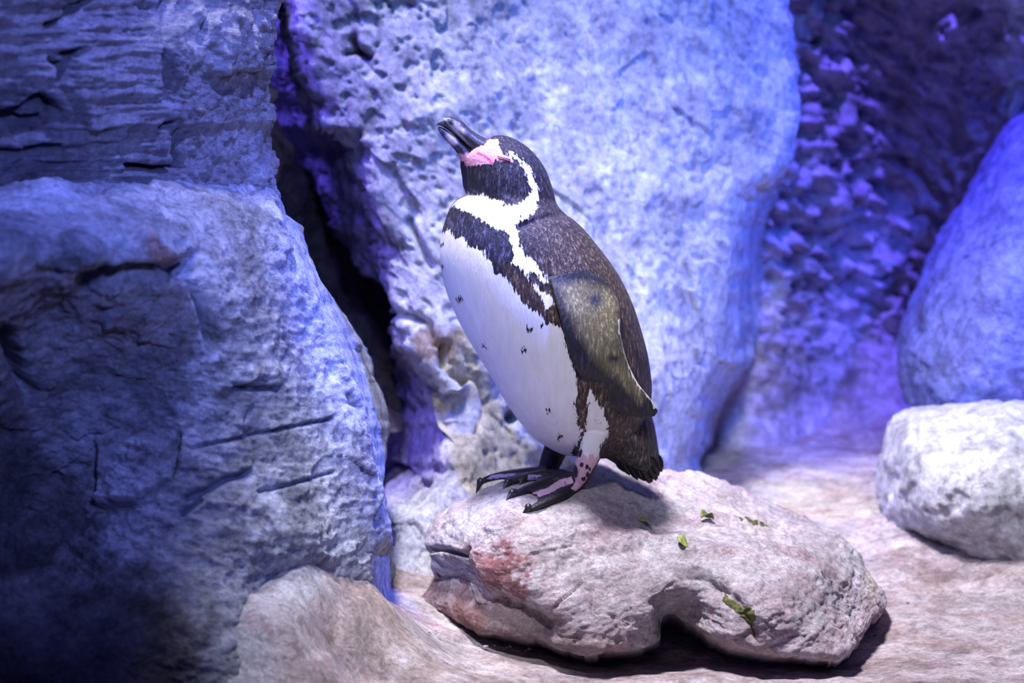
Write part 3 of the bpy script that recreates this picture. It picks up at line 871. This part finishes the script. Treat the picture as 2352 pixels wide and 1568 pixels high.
# flippers
fl = [(1262, 636, 1340, 618), (1268, 662, 1392, 646), (1275, 690, 1416, 676), (1285, 725, 1425, 715), (1298, 772, 1425, 762), (1309, 812, 1433, 803), (1327, 853, 1447, 843), (1353, 892, 1466, 880), (1390, 927, 1486, 905), (1432, 949, 1500, 922),
      (1476, 960, 1509, 937), (1503, 956, 1512, 944)]
fl_st = []
for i, (lx, ly, tx, ty) in enumerate(fl):
    a = body_hit(lx + 8, ly); b = body_hit(min(tx, 1465), ty if ty < 900 else 890)
    a = -0.08 if a is None else a; b = -0.07 if b is None else b
    if i >= 7: a = -0.088 + 0.004 * (i - 7); b = -0.078 + 0.004 * (i - 7)
    off = 0.0 if i == 0 else (0.006 if i == 1 else (0.010 if i == 2 else 0.013))
    hb = (0.006, 0.009, 0.011, 0.012, 0.011, 0.010, 0.009, 0.008, 0.007, 0.006, 0.005, 0.003)[i]
    fl_st.append((lx, ly, tx, ty, hb, a - off, b - off))
FG = loft(fl_st, 120, 60)
add_src(FG, 1)
FG2 = FG.copy(); FG2[..., 1] = 0.01 - FG2[..., 1]; FG2[..., 0] -= 0.055
add_src(FG2[:, ::-1], 5)

# tail base
tail_st = [(1395, 985, 1492, 940, .045, 0, 0), (1385, 1040, 1503, 975, .050, 0, 0), (1412, 1064, 1510, 1015, .044, 0, 0), (1436, 1080, 1516, 1055, .034, 0, 0), (1460, 1094, 1517, 1082, .024, 0, 0), (1478, 1100, 1510, 1095, .012, 0, 0)]
add_src(loft(tail_st, 50, 40), 2)


# legs and feet
def on_slab(px, py, lift):
    return slab_at(px, py) + np.array([0, 0, lift])


def make_foot(leg_px, toes, cls):
    """leg_px: (px, py, Y, r px); toes: rows of (px, py, r px) that touch the slab"""
    add_src(tube([unproj(a, b, c) for a, b, c, r in leg_px], [r * PXM for *_, r in leg_px], 40, 28), cls)
    paths = []
    for toe in toes:
        pts = [on_slab(a, b, 0.75 * r * PXM) if not isinstance(a, tuple) else np.array(a[0]) for a, b, r in toe]
        G = tube(pts, [r * PXM for *_, r in toe], 40, 18, 0.8)
        add_src(G, cls)
        paths.append((cr(pts, 40), cr(np.array([[r] for *_, r in toe]), 40)[:, 0] * PXM, pts))
    for (A, ra, _), (B, rb, _) in zip(paths[:-1], paths[1:]):
        k = 27
        t = np.linspace(0, 1, 14)
        rows = []
        for i in range(4, k + 1):
            L = A[i][None] * (1 - t[:, None]) + B[i][None] * t[:, None]
            sag = 4 * t * (1 - t)
            back = A[max(i - int(7), 0)][None] * (1 - t[:, None]) + B[max(i - 7, 0)][None] * t[:, None]
            L = L * (1 - 0.8 * sag[:, None]) + back * 0.8 * sag[:, None] if i > k - 2 else L
            rows.append(L)
        Rw = np.array(rows)
        up = np.array([0, 0, 0.0022])
        ringG = np.concatenate([Rw + up, (Rw - up)[:, ::-1]], 1)
        add_src(ringG, cls)
    return paths


near_leg = [(1368, 985, -.070, 36), (1358, 1028, -.070, 30), (1348, 1058, -.069, 26), (1338, 1085, -.066, 23), (1325, 1106, -.062, 19), (1300, 1116, -.068, 13)]
near_toes = [[(1322, 1108, 16), (1280, 1096, 14), (1235, 1098, 11), (1200, 1110, 8)],
             [(1325, 1114, 18), (1285, 1112, 16), (1238, 1124, 14), (1190, 1138, 9), (1172, 1143, 6)],
             [(1328, 1120, 17), (1298, 1142, 15), (1258, 1160, 13), (1222, 1172, 8), (1212, 1176, 5)]]
near_paths = make_foot(near_leg, near_toes, 3)
far_leg = [(1290, 1000, .060, 34), (1275, 1035, .058, 29), (1264, 1062, .052, 26), (1254, 1085, .040, 22), (1235, 1096, .030, 15)]
fz = [(float(v[0]), float(v[1]), float(v[2])) for v in (unproj(1150, 1092, .03), unproj(1112, 1103, .028), unproj(1101, 1116, .026))]
far_toes = [[(1262, 1094, 18), (1205, 1090, 15), ((fz[0],), 0, 12), ((fz[1],), 0, 9), ((fz[2],), 0, 5)],
            [(1258, 1100, 16), (1215, 1104, 14), (1180, 1112, 10), (1162, 1118, 6)]]
far_paths = make_foot(far_leg, far_toes, 4)

SV = np.concatenate(src_V)
tmp = bpy.data.meshes.new('tmp')
tmp.from_pydata(SV.tolist(), [], src_F)
bm = bmesh.new(); bm.from_mesh(tmp)
# every shell gets outward normals
bmesh.ops.recalc_face_normals(bm, faces=bm.faces)
bm.to_mesh(tmp); bm.free()
tobj = bpy.data.objects.new('tmp', tmp)
COL.objects.link(tobj)
md = tobj.modifiers.new('r', 'REMESH'); md.mode = 'VOXEL'; md.voxel_size = 0.0015; md.adaptivity = 0.0
ms = tobj.modifiers.new('s', 'SMOOTH'); ms.factor = 0.5; ms.iterations = 4
dg = bpy.context.evaluated_depsgraph_get()
body_me = bpy.data.meshes.new_from_object(tobj.evaluated_get(dg))
bpy.data.objects.remove(tobj); bpy.data.meshes.remove(tmp)
NB = len(body_me.vertices)
BV = np.empty(NB * 3, np.float32); body_me.vertices.foreach_get('co', BV); BV = BV.reshape(-1, 3).astype(float)
kd = KDTree(len(SV))
for i, v in enumerate(SV): kd.insert(v, i)
kd.balance()
near = np.array([kd.find(v)[1] for v in BV])
cls = np.array(src_cls)[near]

# where on the visible side each point reads its plumage: the hidden side mirrors about the breastbone line
YAW = math.radians(18)
thg = np.linspace(0, 2 * math.pi, BM, endpoint=False)
tw = (thg + math.pi) % (2 * math.pi) - math.pi
tm = np.where(tw >= 0, tw, np.minimum(2 * YAW - tw, math.pi * 0.98))
jm = np.round(tm / (2 * math.pi) * BM).astype(int) % BM
bpx, bpy_ = proj(BG)
mir_px, mir_py = bpx[:, jm].ravel(), bpy_[:, jm].ravel()
hid = np.tile(tw < 0, BN)
PXv, PYv = proj(BV)
isb = cls == 0
nb = np.where(isb, near, 0)
use_m = isb & hid[nb]
PXv = np.where(use_m, mir_px[nb], PXv); PYv = np.where(use_m, mir_py[nb], PYv)

belly = [(940, 560), (1011, 537), (1030, 528), (1045, 545), (1069, 546), (1077, 563), (1098, 572), (1113, 575), (1115, 593), (1127, 604), (1133, 625), (1151, 628), (1165, 642), (1177, 657), (1189, 678), (1203, 695), (1215, 704), (1233, 713), (1247, 725),
         (1250, 736), (1245, 751), (1262, 739), (1283, 748), (1297, 769), (1302, 792), (1309, 821), (1318, 851), (1324, 877), (1326, 906), (1319, 923), (1322, 945), (1326, 960), (1329, 975), (1337, 988), (1335, 1003), (1327, 1021), (1316, 1036), (1310, 1060), (1200, 1080), (940, 1000)]
thigh = [(1355, 895), (1350, 912), (1353, 945), (1346, 971), (1344, 993), (1335, 1019), (1333, 1030), (1342, 1060), (1359, 1060), (1372, 1050), (1379, 1027), (1394, 1006), (1396, 984), (1394, 967), (1385, 941), (1374, 923), (1364, 906)]
collar = [(1000, 470), (1020, 445), (1069, 442), (1078, 445), (1118, 449), (1143, 459), (1158, 468), (1177, 471), (1200, 464), (1215, 449), (1221, 434), (1213, 428), (1210, 409), (1206, 390), (1194, 375), (1183, 365), (1170, 360), (1162, 352), (1168, 348), (1187, 356), (1202, 369),
          (1217, 386), (1224, 400), (1225, 413), (1240, 430), (1238, 449), (1234, 468), (1229, 485), (1213, 497), (1191, 510), (1183, 516), (1187, 525), (1194, 546), (1198, 566), (1204, 581), (1224, 598), (1239, 610), (1249, 628), (1259, 651), (1242, 645), (1239, 631), (1218, 625), (1215, 640),
          (1224, 651), (1239, 663), (1268, 686), (1274, 698), (1256, 707), (1245, 686), (1221, 654), (1209, 642), (1204, 628), (1195, 613), (1174, 604), (1177, 587), (1177, 566), (1168, 551), (1165, 534), (1136, 525), (1107, 507), (1089, 493), (1063, 484), (1045, 475)]
face = [(1122, 320), (1145, 319), (1147, 329), (1150, 340), (1154, 344), (1160, 356), (1175, 365), (1177, 370), (1147, 371), (1139, 365), (1132, 377), (1107, 375), (1090, 381), (1074, 380), (1060, 366), (1050, 352), (1060, 345), (1090, 340), (1110, 335)]
light = np.full(NB, -999.0)
for p in (belly, thigh, collar):
    light = np.maximum(light, np.where(isb, sdf(PXv, PYv, p), -999))
feathered_leg = ((cls == 3) & (PYv < 1046 + 5 * np.sin(PXv / 3.1) + 3 * np.sin(PXv / 1.3))) | ((cls == 4) & (PYv < 1030))
thigh_s = np.where(feathered_leg & (cls == 3), sdf(PXv, PYv, thigh), -999)
for cx, cy, r in [(1056, 688, 5), (1015, 612, 4), (1216, 757, 6), (1204, 806, 7), (1110, 795, 3), (1258, 947, 6), (1285, 1004, 6), (1376, 968, 5), (1013, 562, 4), (1228, 490, 2), (1197, 497, 2)]:
    light = np.minimum(light, np.where(isb, np.sqrt((PXv - cx) ** 2 + ((PYv - cy) * 0.8) ** 2) - 0.75 * r, 999))
fs = np.where(isb, sdf(PXv, PYv, face), -999)
LIGHT = np.broadcast_to(np.array([0.76, 0.75, 0.77]), (NB, 3)).copy()
PINK = np.array([0.58, 0.27, 0.37])
wf = (fs > light)[:, None]
LIGHT = np.where(wf, PINK, LIGHT); light = np.maximum(light, fs)

# red line of the gape and a dark fold behind it
_g = np.where(isb, poly_dist(PXv, PYv, [(1098, 352), (1112, 358), (1124, 367), (1131, 376)]), 99)
LIGHT = np.where((_g < 3.0)[:, None] & wf, np.array([0.42, 0.07, 0.13]), LIGHT)
_g2 = np.where(isb, poly_dist(PXv, PYv, [(1149, 331), (1155, 343), (1158, 352)]) - 3.5, 99)
light = np.minimum(light, _g2)

# dark plumage colours
DARK = np.broadcast_to(np.array([0.020, 0.018, 0.030]), (NB, 3)).copy()


def dk(w, c):
    global DARK
    w = np.clip(w, 0, 1)[:, None]
    DARK = DARK * (1 - w) + np.array(c) * w


bk = isb.astype(float)
dk(bk * sstep(1180, 1290, PXv) * sstep(480, 540, PYv), (0.066, 0.045, 0.037))
dk(bk * blob(PXv, PYv, 1300, 470, 90, 60), (0.045, 0.032, 0.030))
dk(bk * sdf_soft(PXv, PYv, [(1150, 600), (1210, 640), (1250, 690), (1245, 725), (1200, 695)], 16), (0.085, 0.055, 0.045))
dk(bk * sdf_soft(PXv, PYv, [(1020, 480), (1130, 520), (1175, 560), (1170, 600), (1110, 580), (1020, 530)], 20) * 0.8, (0.030, 0.030, 0.060))
dk((cls == 2).astype(float), (0.055, 0.045, 0.045))
dk((cls == 2) * sstep(1070, 1095, PYv), (0.012, 0.011, 0.014))
flm = (cls == 1).astype(float)
dk(flm, (0.024, 0.023, 0.032))
dk(flm * sdf_soft(PXv, PYv, [(1285, 655), (1340, 648), (1400, 665), (1420, 700), (1420, 760), (1430, 810), (1450, 855), (1480, 905), (1470, 925), (1420, 870), (1370, 830), (1330, 770), (1310, 720)], 24), (0.19, 0.172, 0.108))
dk(flm * blob(PXv, PYv, 1367, 688, 17, 20), (0.028, 0.030, 0.060))
dk(flm * blob(PXv, PYv, 1411, 823, 14, 10), (0.018, 0.016, 0.016))
# pale serrated trailing edge of the flipper
tr = [(1424, 735), (1424, 762), (1432, 803), (1446, 843), (1465, 880), (1485, 905), (1499, 922), (1506, 934)]
edge = np.where(cls == 1, 3.2 - poly_dist(PXv, PYv, tr), -999)
LIGHT[edge > -6] = (0.62, 0.60, 0.56)
light = np.maximum(light, edge)
# feet and legs: pink skin with black patches
leg = ((cls == 3) | (cls == 4)) & ~feathered_leg
pinkleg = [(1312, 1030), (1376, 1030), (1376, 1052), (1362, 1075), (1352, 1092), (1340, 1112), (1322, 1128), (1312, 1122), (1322, 1105), (1318, 1085), (1322, 1068), (1312, 1060)]
web1 = [(1312, 1094), (1318, 1108), (1290, 1118), (1262, 1132), (1225, 1146), (1216, 1134), (1260, 1118), (1285, 1102)]
web2 = [(1205, 1090), (1240, 1090), (1250, 1096), (1215, 1104), (1190, 1104)]
web3 = [(1130, 1090), (1185, 1086), (1180, 1092), (1140, 1099), (1118, 1100)]
ls = np.full(NB, -999.0)
for p in (pinkleg, web1):
    ls = np.maximum(ls, np.where(cls == 3, sdf(PXv, PYv, p), -999))
for cx, cy, rx, ry in [(1336, 1067, 4, 5), (1348, 1072, 4, 6), (1355, 1078, 3, 5), (1320, 1082, 8, 16), (1350, 1090, 4, 7), (1340, 1100, 5, 5)]:
    ls = np.minimum(ls, np.where(cls == 3, (np.sqrt(((PXv - cx) / rx) ** 2 + ((PYv - cy) / ry) ** 2) - 1) * 4, 999))
ls2 = np.full(NB, -999.0)
for p in (web2, web3):
    ls2 = np.maximum(ls2, np.where(cls == 4, sdf(PXv, PYv, p), -999))
LIGHT[leg] = (0.62, 0.40, 0.50)
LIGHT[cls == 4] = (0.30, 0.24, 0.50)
light = np.where(leg, np.maximum(ls, ls2), light)
light = np.maximum(light, thigh_s)
dk(leg.astype(float), (0.016, 0.012, 0.020))
light = np.clip(light, -30, 30)
featherd = np.where(isb | (cls == 2) | feathered_leg, 1.0, np.where((cls == 1) | (cls == 5), 0.45, 0.0)) * (fs < 0)


def penguin_mat():
    k = NT('plumage')
    co = k.coords((1, 1, 0.22), (0, -0.42, 0))      # feathers lie down along the sloping body
    fine = k.coords()
    lt = k.attr('light').outputs['Fac']; fe = k.attr('feather').outputs['Fac']
    n1 = k.noise(co, 250, 4, 0.65); n2 = k.noise(co, 80, 5, 0.6)
    nn = k.math('ADD', k.math('MULTIPLY', k.math('SUBTRACT', n1, 0.5), 34.0), k.math('MULTIPLY', k.math('SUBTRACT', n2, 0.5), 22.0))
    nn = k.math('MULTIPLY', nn, k.math('ADD', k.math('MULTIPLY', fe, 0.8), 0.2))
    v = k.math('ADD', lt, nn)
    f = k.ramp(k.math('ADD', k.math('MULTIPLY', v, 0.12), 0.5, True), [(0.40, 0.0), (0.60, 1.0)])
    dark, lightc = k.attr('DarkCol').outputs['Color'], k.attr('LightCol').outputs['Color']
    tips = k.ramp(n1, [(0.44, 0.40), (0.56, 1.2), (0.66, 4.2)])
    dark = k.mix(fe, dark, k.mix(1.0, dark, tips, 'MULTIPLY'))
    lightc = k.mix(1.0, lightc, k.ramp(n2, [(0.3, 0.90), (0.7, 1.04)]), 'MULTIPLY')
    k.l(k.mix(f, dark, lightc), k.b.inputs['Base Color'])
    k.l(k.ramp(f, [(0.0, 0.48), (1.0, 0.65)]), k.b.inputs['Roughness'])
    k.b.inputs['Specular IOR Level'].default_value = 0.35
    k.b.inputs['Sheen Weight'].default_value = 0.03
    h = k.math('ADD', k.math('MULTIPLY', n1, 1.0), k.math('MULTIPLY', n2, 0.8))
    fold = k.noise(fine, 160, 4, 0.6)
    h = k.math('ADD', k.math('MULTIPLY', h, k.math('MULTIPLY', fe, k.ramp(f, [(0.0, 1.0), (1.0, 0.35)]))), k.math('MULTIPLY', k.math('MULTIPLY', fold, 0.6), k.math('SUBTRACT', 1.0, fe)))
    bp = k.n('ShaderNodeBump'); bp.inputs['Strength'].default_value = 0.8; bp.inputs['Distance'].default_value = 0.004
    k.l(h, bp.inputs['Height']); k.l(bp.outputs[0], k.b.inputs['Normal'])
    return k.m


PENG_LOC = tuple(float(x) for x in (slab_at(1290, 1120)))
penguin = empty('penguin', PENG_LOC)
tag(penguin, 'black and white penguin standing on the slab with bill raised and eyes shut', 'penguin')
faces = []
npoly = len(body_me.polygons)
lt_ = np.empty(len(body_me.loops), np.int32); body_me.loops.foreach_get('vertex_index', lt_)
ls_ = np.empty(npoly, np.int32); body_me.polygons.foreach_get('loop_start', ls_)
lc_ = np.empty(npoly, np.int32); body_me.polygons.foreach_get('loop_total', lc_)
faces = [lt_[a:a + b].tolist() for a, b in zip(ls_, lc_)]
bpy.data.meshes.remove(body_me)
link_mesh('body', BV, faces, penguin_mat(), penguin, True, {'light': light, 'feather': featherd, 'DarkCol': DARK, 'LightCol': LIGHT}, PENG_LOC)


# bill: upper and lower halves
def bill_mat():
    k = NT('bill_horn')
    co = k.coords()
    c = k.attr('Col').outputs['Color']
    k.l(k.mix(1.0, c, k.ramp(k.noise(co, 260, 5, 0.6), [(0.3, 0.7), (0.7, 1.3)]), 'MULTIPLY'), k.b.inputs['Base Color'])
    k.b.inputs['Roughness'].default_value = 0.28
    bp = k.n('ShaderNodeBump'); bp.inputs['Strength'].default_value = 0.3; bp.inputs['Distance'].default_value = 0.002
    k.l(k.noise(k.coords((3, 3, 1), (0, 0.6, 0)), 120, 3, 0.5), bp.inputs['Height']); k.l(bp.outputs[0], k.b.inputs['Normal'])
    return k.m


M_BILL = bill_mat()
# rows: lower edge, upper edge
upper = [(1100, 364, 1132, 322, .020, -.014, -.010), (1090, 352, 1116, 317, .020, -.014, -.012), (1070, 333, 1098, 308, .018, -.015, -.013), (1052, 317, 1077, 293, .0155, -.016, -.015), (1036, 304, 1063, 279, .0135, -.018, -.017), (1022, 294, 1047, 270, .012, -.019, -.018),
         (1012, 289, 1033, 267, .010, -.02, -.02), (1005, 288, 1018, 270, .0075, -.021, -.021), (1003, 287, 1006, 279, .002, -.022, -.022)]
lower = [(1060, 372, 1100, 360, .020, -.014, -.014), (1054, 360, 1089, 351, .0185, -.014, -.014), (1046, 346, 1069, 332, .016, -.015, -.015), (1033, 331, 1051, 316, .0135, -.016, -.016), (1022, 320, 1036, 305, .0115, -.017, -.017), (1012, 307, 1023, 296, .009, -.018, -.018), (1006, 297, 1013, 291, .005, -.019, -.019), (1006, 292, 1009, 290, .002, -.02, -.02)]
UG, LG = loft(upper, 70, 40), loft(lower, 60, 36)


def bill_cols(G, spots, base):
    V = G.reshape(-1, 3); px, py = proj(V)
    C = np.broadcast_to(np.array(base, float), V.shape).copy()
    for cx, cy, rx, ry, rot, c in spots:
        w = sstep(0.15, 0.95, blob(px, py, cx, cy, rx, ry, rot) * (1 + 0.5 * perlin(V * 180)))[:, None]
        C = C * (1 - w) + np.array(c) * w
    return C


uc = bill_cols(UG, [(1052, 294, 22, 10, 0.65, (0.50, 0.42, 0.46)), (1012, 278, 12, 12, 0.6, (0.16, 0.16, 0.22)), (1052, 306, 60, 3.5, 0.82, (0.34, 0.33, 0.34)), (1098, 356, 18, 10, 0.7, (0.62, 0.32, 0.36)), (1036, 282, 9, 6, 0.6, (0.015, 0.013, 0.015))], (0.045, 0.042, 0.048))
lc = bill_cols(LG, [(1036, 318, 19, 13, 0.9, (0.62, 0.52, 0.60)), (1010, 298, 8, 8, 0, (0.20, 0.20, 0.28)), (1078, 362, 26, 9, 0.2, (0.70, 0.36, 0.44)), (1060, 362, 14, 8, 0.6, (0.70, 0.36, 0.44))], (0.028, 0.026, 0.032))
o = link_mesh('upper_bill', UG.reshape(-1, 3), ring_faces(70, 40), M_BILL, penguin, True, {'Col': uc}, tuple(UG[0].mean(0)), recalc=True)
o['label'] = 'dark hooked upper bill with pale patch'
o = link_mesh('lower_bill', LG.reshape(-1, 3), ring_faces(60, 36), M_BILL, penguin, True, {'Col': lc}, tuple(LG[0].mean(0)), recalc=True)
o['label'] = 'dark lower bill with pale band and pink base'


# closed eye: a lid bulging from the face with the slit between its halves
def on_body(px, py, out=0.0):
    y = body_hit(px, py)
    return unproj(px, py, (y if y is not None else 0) - out)


M_LID = plain_mat('eyelid_skin', (0.70, 0.34, 0.44), 0.5, 0.2, 300)
M_SLIT = plain_mat('eye_slit', (0.28, 0.06, 0.10), 0.4, 0.2, 300)
lid_pts = [on_body(a, b, 0.0005) for a, b in [(1143, 360), (1150, 362), (1158, 364), (1166, 366), (1172, 369)]]
G = tube(np.array(lid_pts) + np.array([0, 0, 0.0018]), [0.0008, 0.0026, 0.0032, 0.0026, 0.0008], 20, 12)
o = link_mesh('eyelid', G.reshape(-1, 3), ring_faces(20, 12), M_LID, penguin, True, None, tuple(G.mean((0, 1))), recalc=True)
G = tube(np.array(lid_pts) + np.array([0, -0.002, -0.001]), [0.0004, 0.0011, 0.0012, 0.0011, 0.0004], 20, 8)
o = link_mesh('eye_slit', G.reshape(-1, 3), ring_faces(20, 8), M_SLIT, penguin, True, None, tuple(G.mean((0, 1))), recalc=True)

# claws
M_CLAW = plain_mat('claw_horn', (0.022, 0.020, 0.026), 0.3, 0.4, 300, 0.6)
for paths in (near_paths, far_paths):
    for P, R, pts in paths:
        e = P[-1]; d = P[-1] - P[-8]; d /= np.linalg.norm(d)
        r = 0.0058
        c = [P[-9] + np.array([0, 0, 0.0035]), P[-5] + np.array([0, 0, 0.0045]), e + np.array([0, 0, 0.002]), e + d * 0.010 - np.array([0, 0, 0.003])]
        G = tube(c, [r * 0.8, r, r * 0.75, 0.0008], 22, 12)
        link_mesh('claw', G.reshape(-1, 3), ring_faces(22, 12), M_CLAW, penguin, True, None, tuple(G.mean((0, 1))), recalc=True)

# tail feathers: thin pointed blades around the end of the tail
M_TAIL = plain_mat('tail_feather_vane', (0.016, 0.014, 0.017), 0.5, 0.7, 220, 0.4)
rows = [(1420, 1050, 1432, 1084), (1430, 1055, 1446, 1094), (1442, 1060, 1462, 1102), (1455, 1062, 1478, 1108), (1468, 1062, 1494, 1113), (1480, 1058, 1506, 1105), (1490, 1052, 1514, 1096), (1498, 1045, 1519, 1084)]
for j, dy in enumerate((-0.030, -0.012, 0.012, 0.030)):
    for i, (x0, y0, x1, y1) in enumerate(rows):
        if j in (0, 3) and i in (0, 7): continue
        sh = random.uniform(-3, 3)
        a = unproj(x0 + sh, y0, dy * 1.05); b = unproj(x1 + sh + 2 * (j % 2), y1 + random.uniform(-7, 1), dy * 0.75)
        t = np.linspace(0, 1, 7)[:, None]
        mid = a + (b - a) * t + np.array([0, 0, 0.004]) * (4 * t * (1 - t))
        w = np.interp(t[:, 0], [0, 0.3, 0.7, 0.9, 1], [0.006, 0.0085, 0.0075, 0.0045, 0.0004])
        ax = np.cross(b - a, [0, 1, 0]); ax /= np.linalg.norm(ax)
        Lf, Rt = mid - ax * w[:, None], mid + ax * w[:, None]
        th = np.array([0, -0.0018, 0])
        G = np.stack([Lf, mid + th, Rt, mid - th], 1)
        link_mesh('tail_feather', G.reshape(-1, 3), ring_faces(7, 4), M_TAIL, penguin, True, None, tuple(mid[0]), recalc=True)


# ------------------------------------------------------------------ scraps of leaf on the slab
def leaf(name, px, py, L, Wd, ang, fold, mat, label, group=None):
    p = slab_at(px, py)
    n, m = 9, 7
    t = np.linspace(0, 1, n)[:, None]; s = np.linspace(-1, 1, m)[None]
    w = Wd * np.sin(math.pi * np.clip(t, 0.04, 0.97)) ** 0.8
    x = (t - 0.5) * L + 0 * s; y = w * s
    z = 0.003 + fold * np.abs(s) * w + 0.004 * np.sin(3 * t + 1) + 0.001 * np.sin(9 * t + 4 * s)
    c, si = math.cos(ang), math.sin(ang)
    G = np.stack([c * x - si * y, si * x + c * y, z - z.min()], -1)
    slope = (slab_at(px, py - 8) - slab_at(px, py + 8)); slope = slope[2] / max(slope[1], 1e-4)
    G[..., 2] += np.clip(slope, -0.6, 0.6) * G[..., 1]
    top = G.reshape(-1, 3) + p + np.array([0, 0, 0.0015]); bot = top - np.array([0, 0, 0.0008])
    idx = np.arange(n * m).reshape(n, m)
    q = np.stack([idx[:-1, :-1], idx[:-1, 1:], idx[1:, 1:], idx[1:, :-1]], -1).reshape(-1, 4)
    ring = np.concatenate([idx[0, :], idx[1:, -1], idx[-1, -2::-1], idx[-2:0:-1, 0]])
    f = q.tolist() + (q[:, ::-1] + n * m).tolist() + np.stack([ring, ring + n * m, np.roll(ring, -1) + n * m, np.roll(ring, -1)], -1).tolist()
    o = link_mesh(name, np.concatenate([top, bot]), f, mat, None, True, None, tuple(p), recalc=True)
    tag(o, label, 'leaf', group)


M_LEAF = plain_mat('leaf_green', (0.13, 0.17, 0.05), 0.5, 0.5, 200)
M_LEAF2 = plain_mat('leaf_yellow_green', (0.24, 0.27, 0.07), 0.5, 0.4, 200)
leaf('leaf_scrap', 1624, 1196, 0.026, 0.010, 0.6, 0.9, M_LEAF, 'largest green leaf scrap, folded upright on the slab behind the others')
leaf('leaf_scrap', 1480, 1206, 0.020, 0.008, 0.1, 0.2, M_LEAF2, 'flat yellow green leaf scrap nearest the penguin tail')
leaf('leaf_scrap', 1567, 1252, 0.018, 0.007, -0.5, 0.3, M_LEAF2, 'small green leaf scrap lying on the middle of the slab')


# ------------------------------------------------------------------ loose stones
def stone_mesh(name, mat, seed):
    bm = bmesh.new(); bmesh.ops.create_icosphere(bm, subdivisions=2, radius=1.0)
    V = np.array([v.co[:] for v in bm.verts])
    f = [[v.index for v in q.verts] for q in bm.faces]; bm.free()
    V = V * (1 + 0.35 * perlin(V * 1.1 + seed * 7.7))[:, None] * np.array([1.0, 0.85, 0.62])
    me = bpy.data.meshes.new(name); me.from_pydata(V.tolist(), [], f); me.materials.append(mat)
    return me


M_PEB = plain_mat('pebble_pale', (0.46, 0.40, 0.42), 0.8, 0.4, 3)
M_CHIP = plain_mat('chip_dark', (0.055, 0.05, 0.055), 0.8, 0.4, 3)
M_RED = plain_mat('pebble_reddish', (0.28, 0.14, 0.12), 0.8, 0.4, 3)


def stones(name, mat, spots, label, cat, group):
    meshes = [stone_mesh(name, mat, i + len(name)) for i in range(4)]
    for i, (px, py, r) in enumerate(spots):
        p = ground_at(px, py)
        o = bpy.data.objects.new(name, meshes[i % 4]); COL.objects.link(o)
        s = r * PXM
        o.location = (p[0], p[1], p[2] + 0.55 * s); o.scale = (s, s, s)
        o.rotation_euler = (0.2 * random.uniform(-1, 1), 0.2 * random.uniform(-1, 1), random.uniform(0, 6))
        tag(o, label, cat, group if len(spots) > 1 else None)


stones('pebble', M_PEB, [(1172, 1487, 5), (1165, 1488, 3), (1216, 1493, 5), (1207, 1495, 3), (1116, 1487, 6), (1100, 1490, 3), (985, 1452, 4), (1010, 1458, 3), (1000, 1448, 3), (1137, 1484, 3)], 'tiny pale pebble lying along the front edge of the slab shadow', 'pebble', 'pale pebbles along the slab shadow')
stones('pebble', M_RED, [(1063, 1546, 7)], 'reddish brown pebble alone on the ground at the bottom edge', 'pebble', None)
chips = [(2135, 1440, 6), (2165, 1470, 5), (2220, 1476, 6), (2235, 1492, 7), (2250, 1500, 5), (2215, 1500, 6), (2170, 1497, 4), (2190, 1510, 5), (2085, 1388, 5), (2110, 1400, 4), (2200, 1420, 4), (2280, 1455, 4), (2300, 1510, 5), (2052, 1452, 5), (2010, 1462, 5), (2265, 1520, 5), (2150, 1530, 4), (2320, 1440, 4)]
stones('stone_chip', M_CHIP, chips, 'tiny dark stone chip scattered on the ground right of the slab', 'stone chip', 'dark chips on the ground beyond the slab')
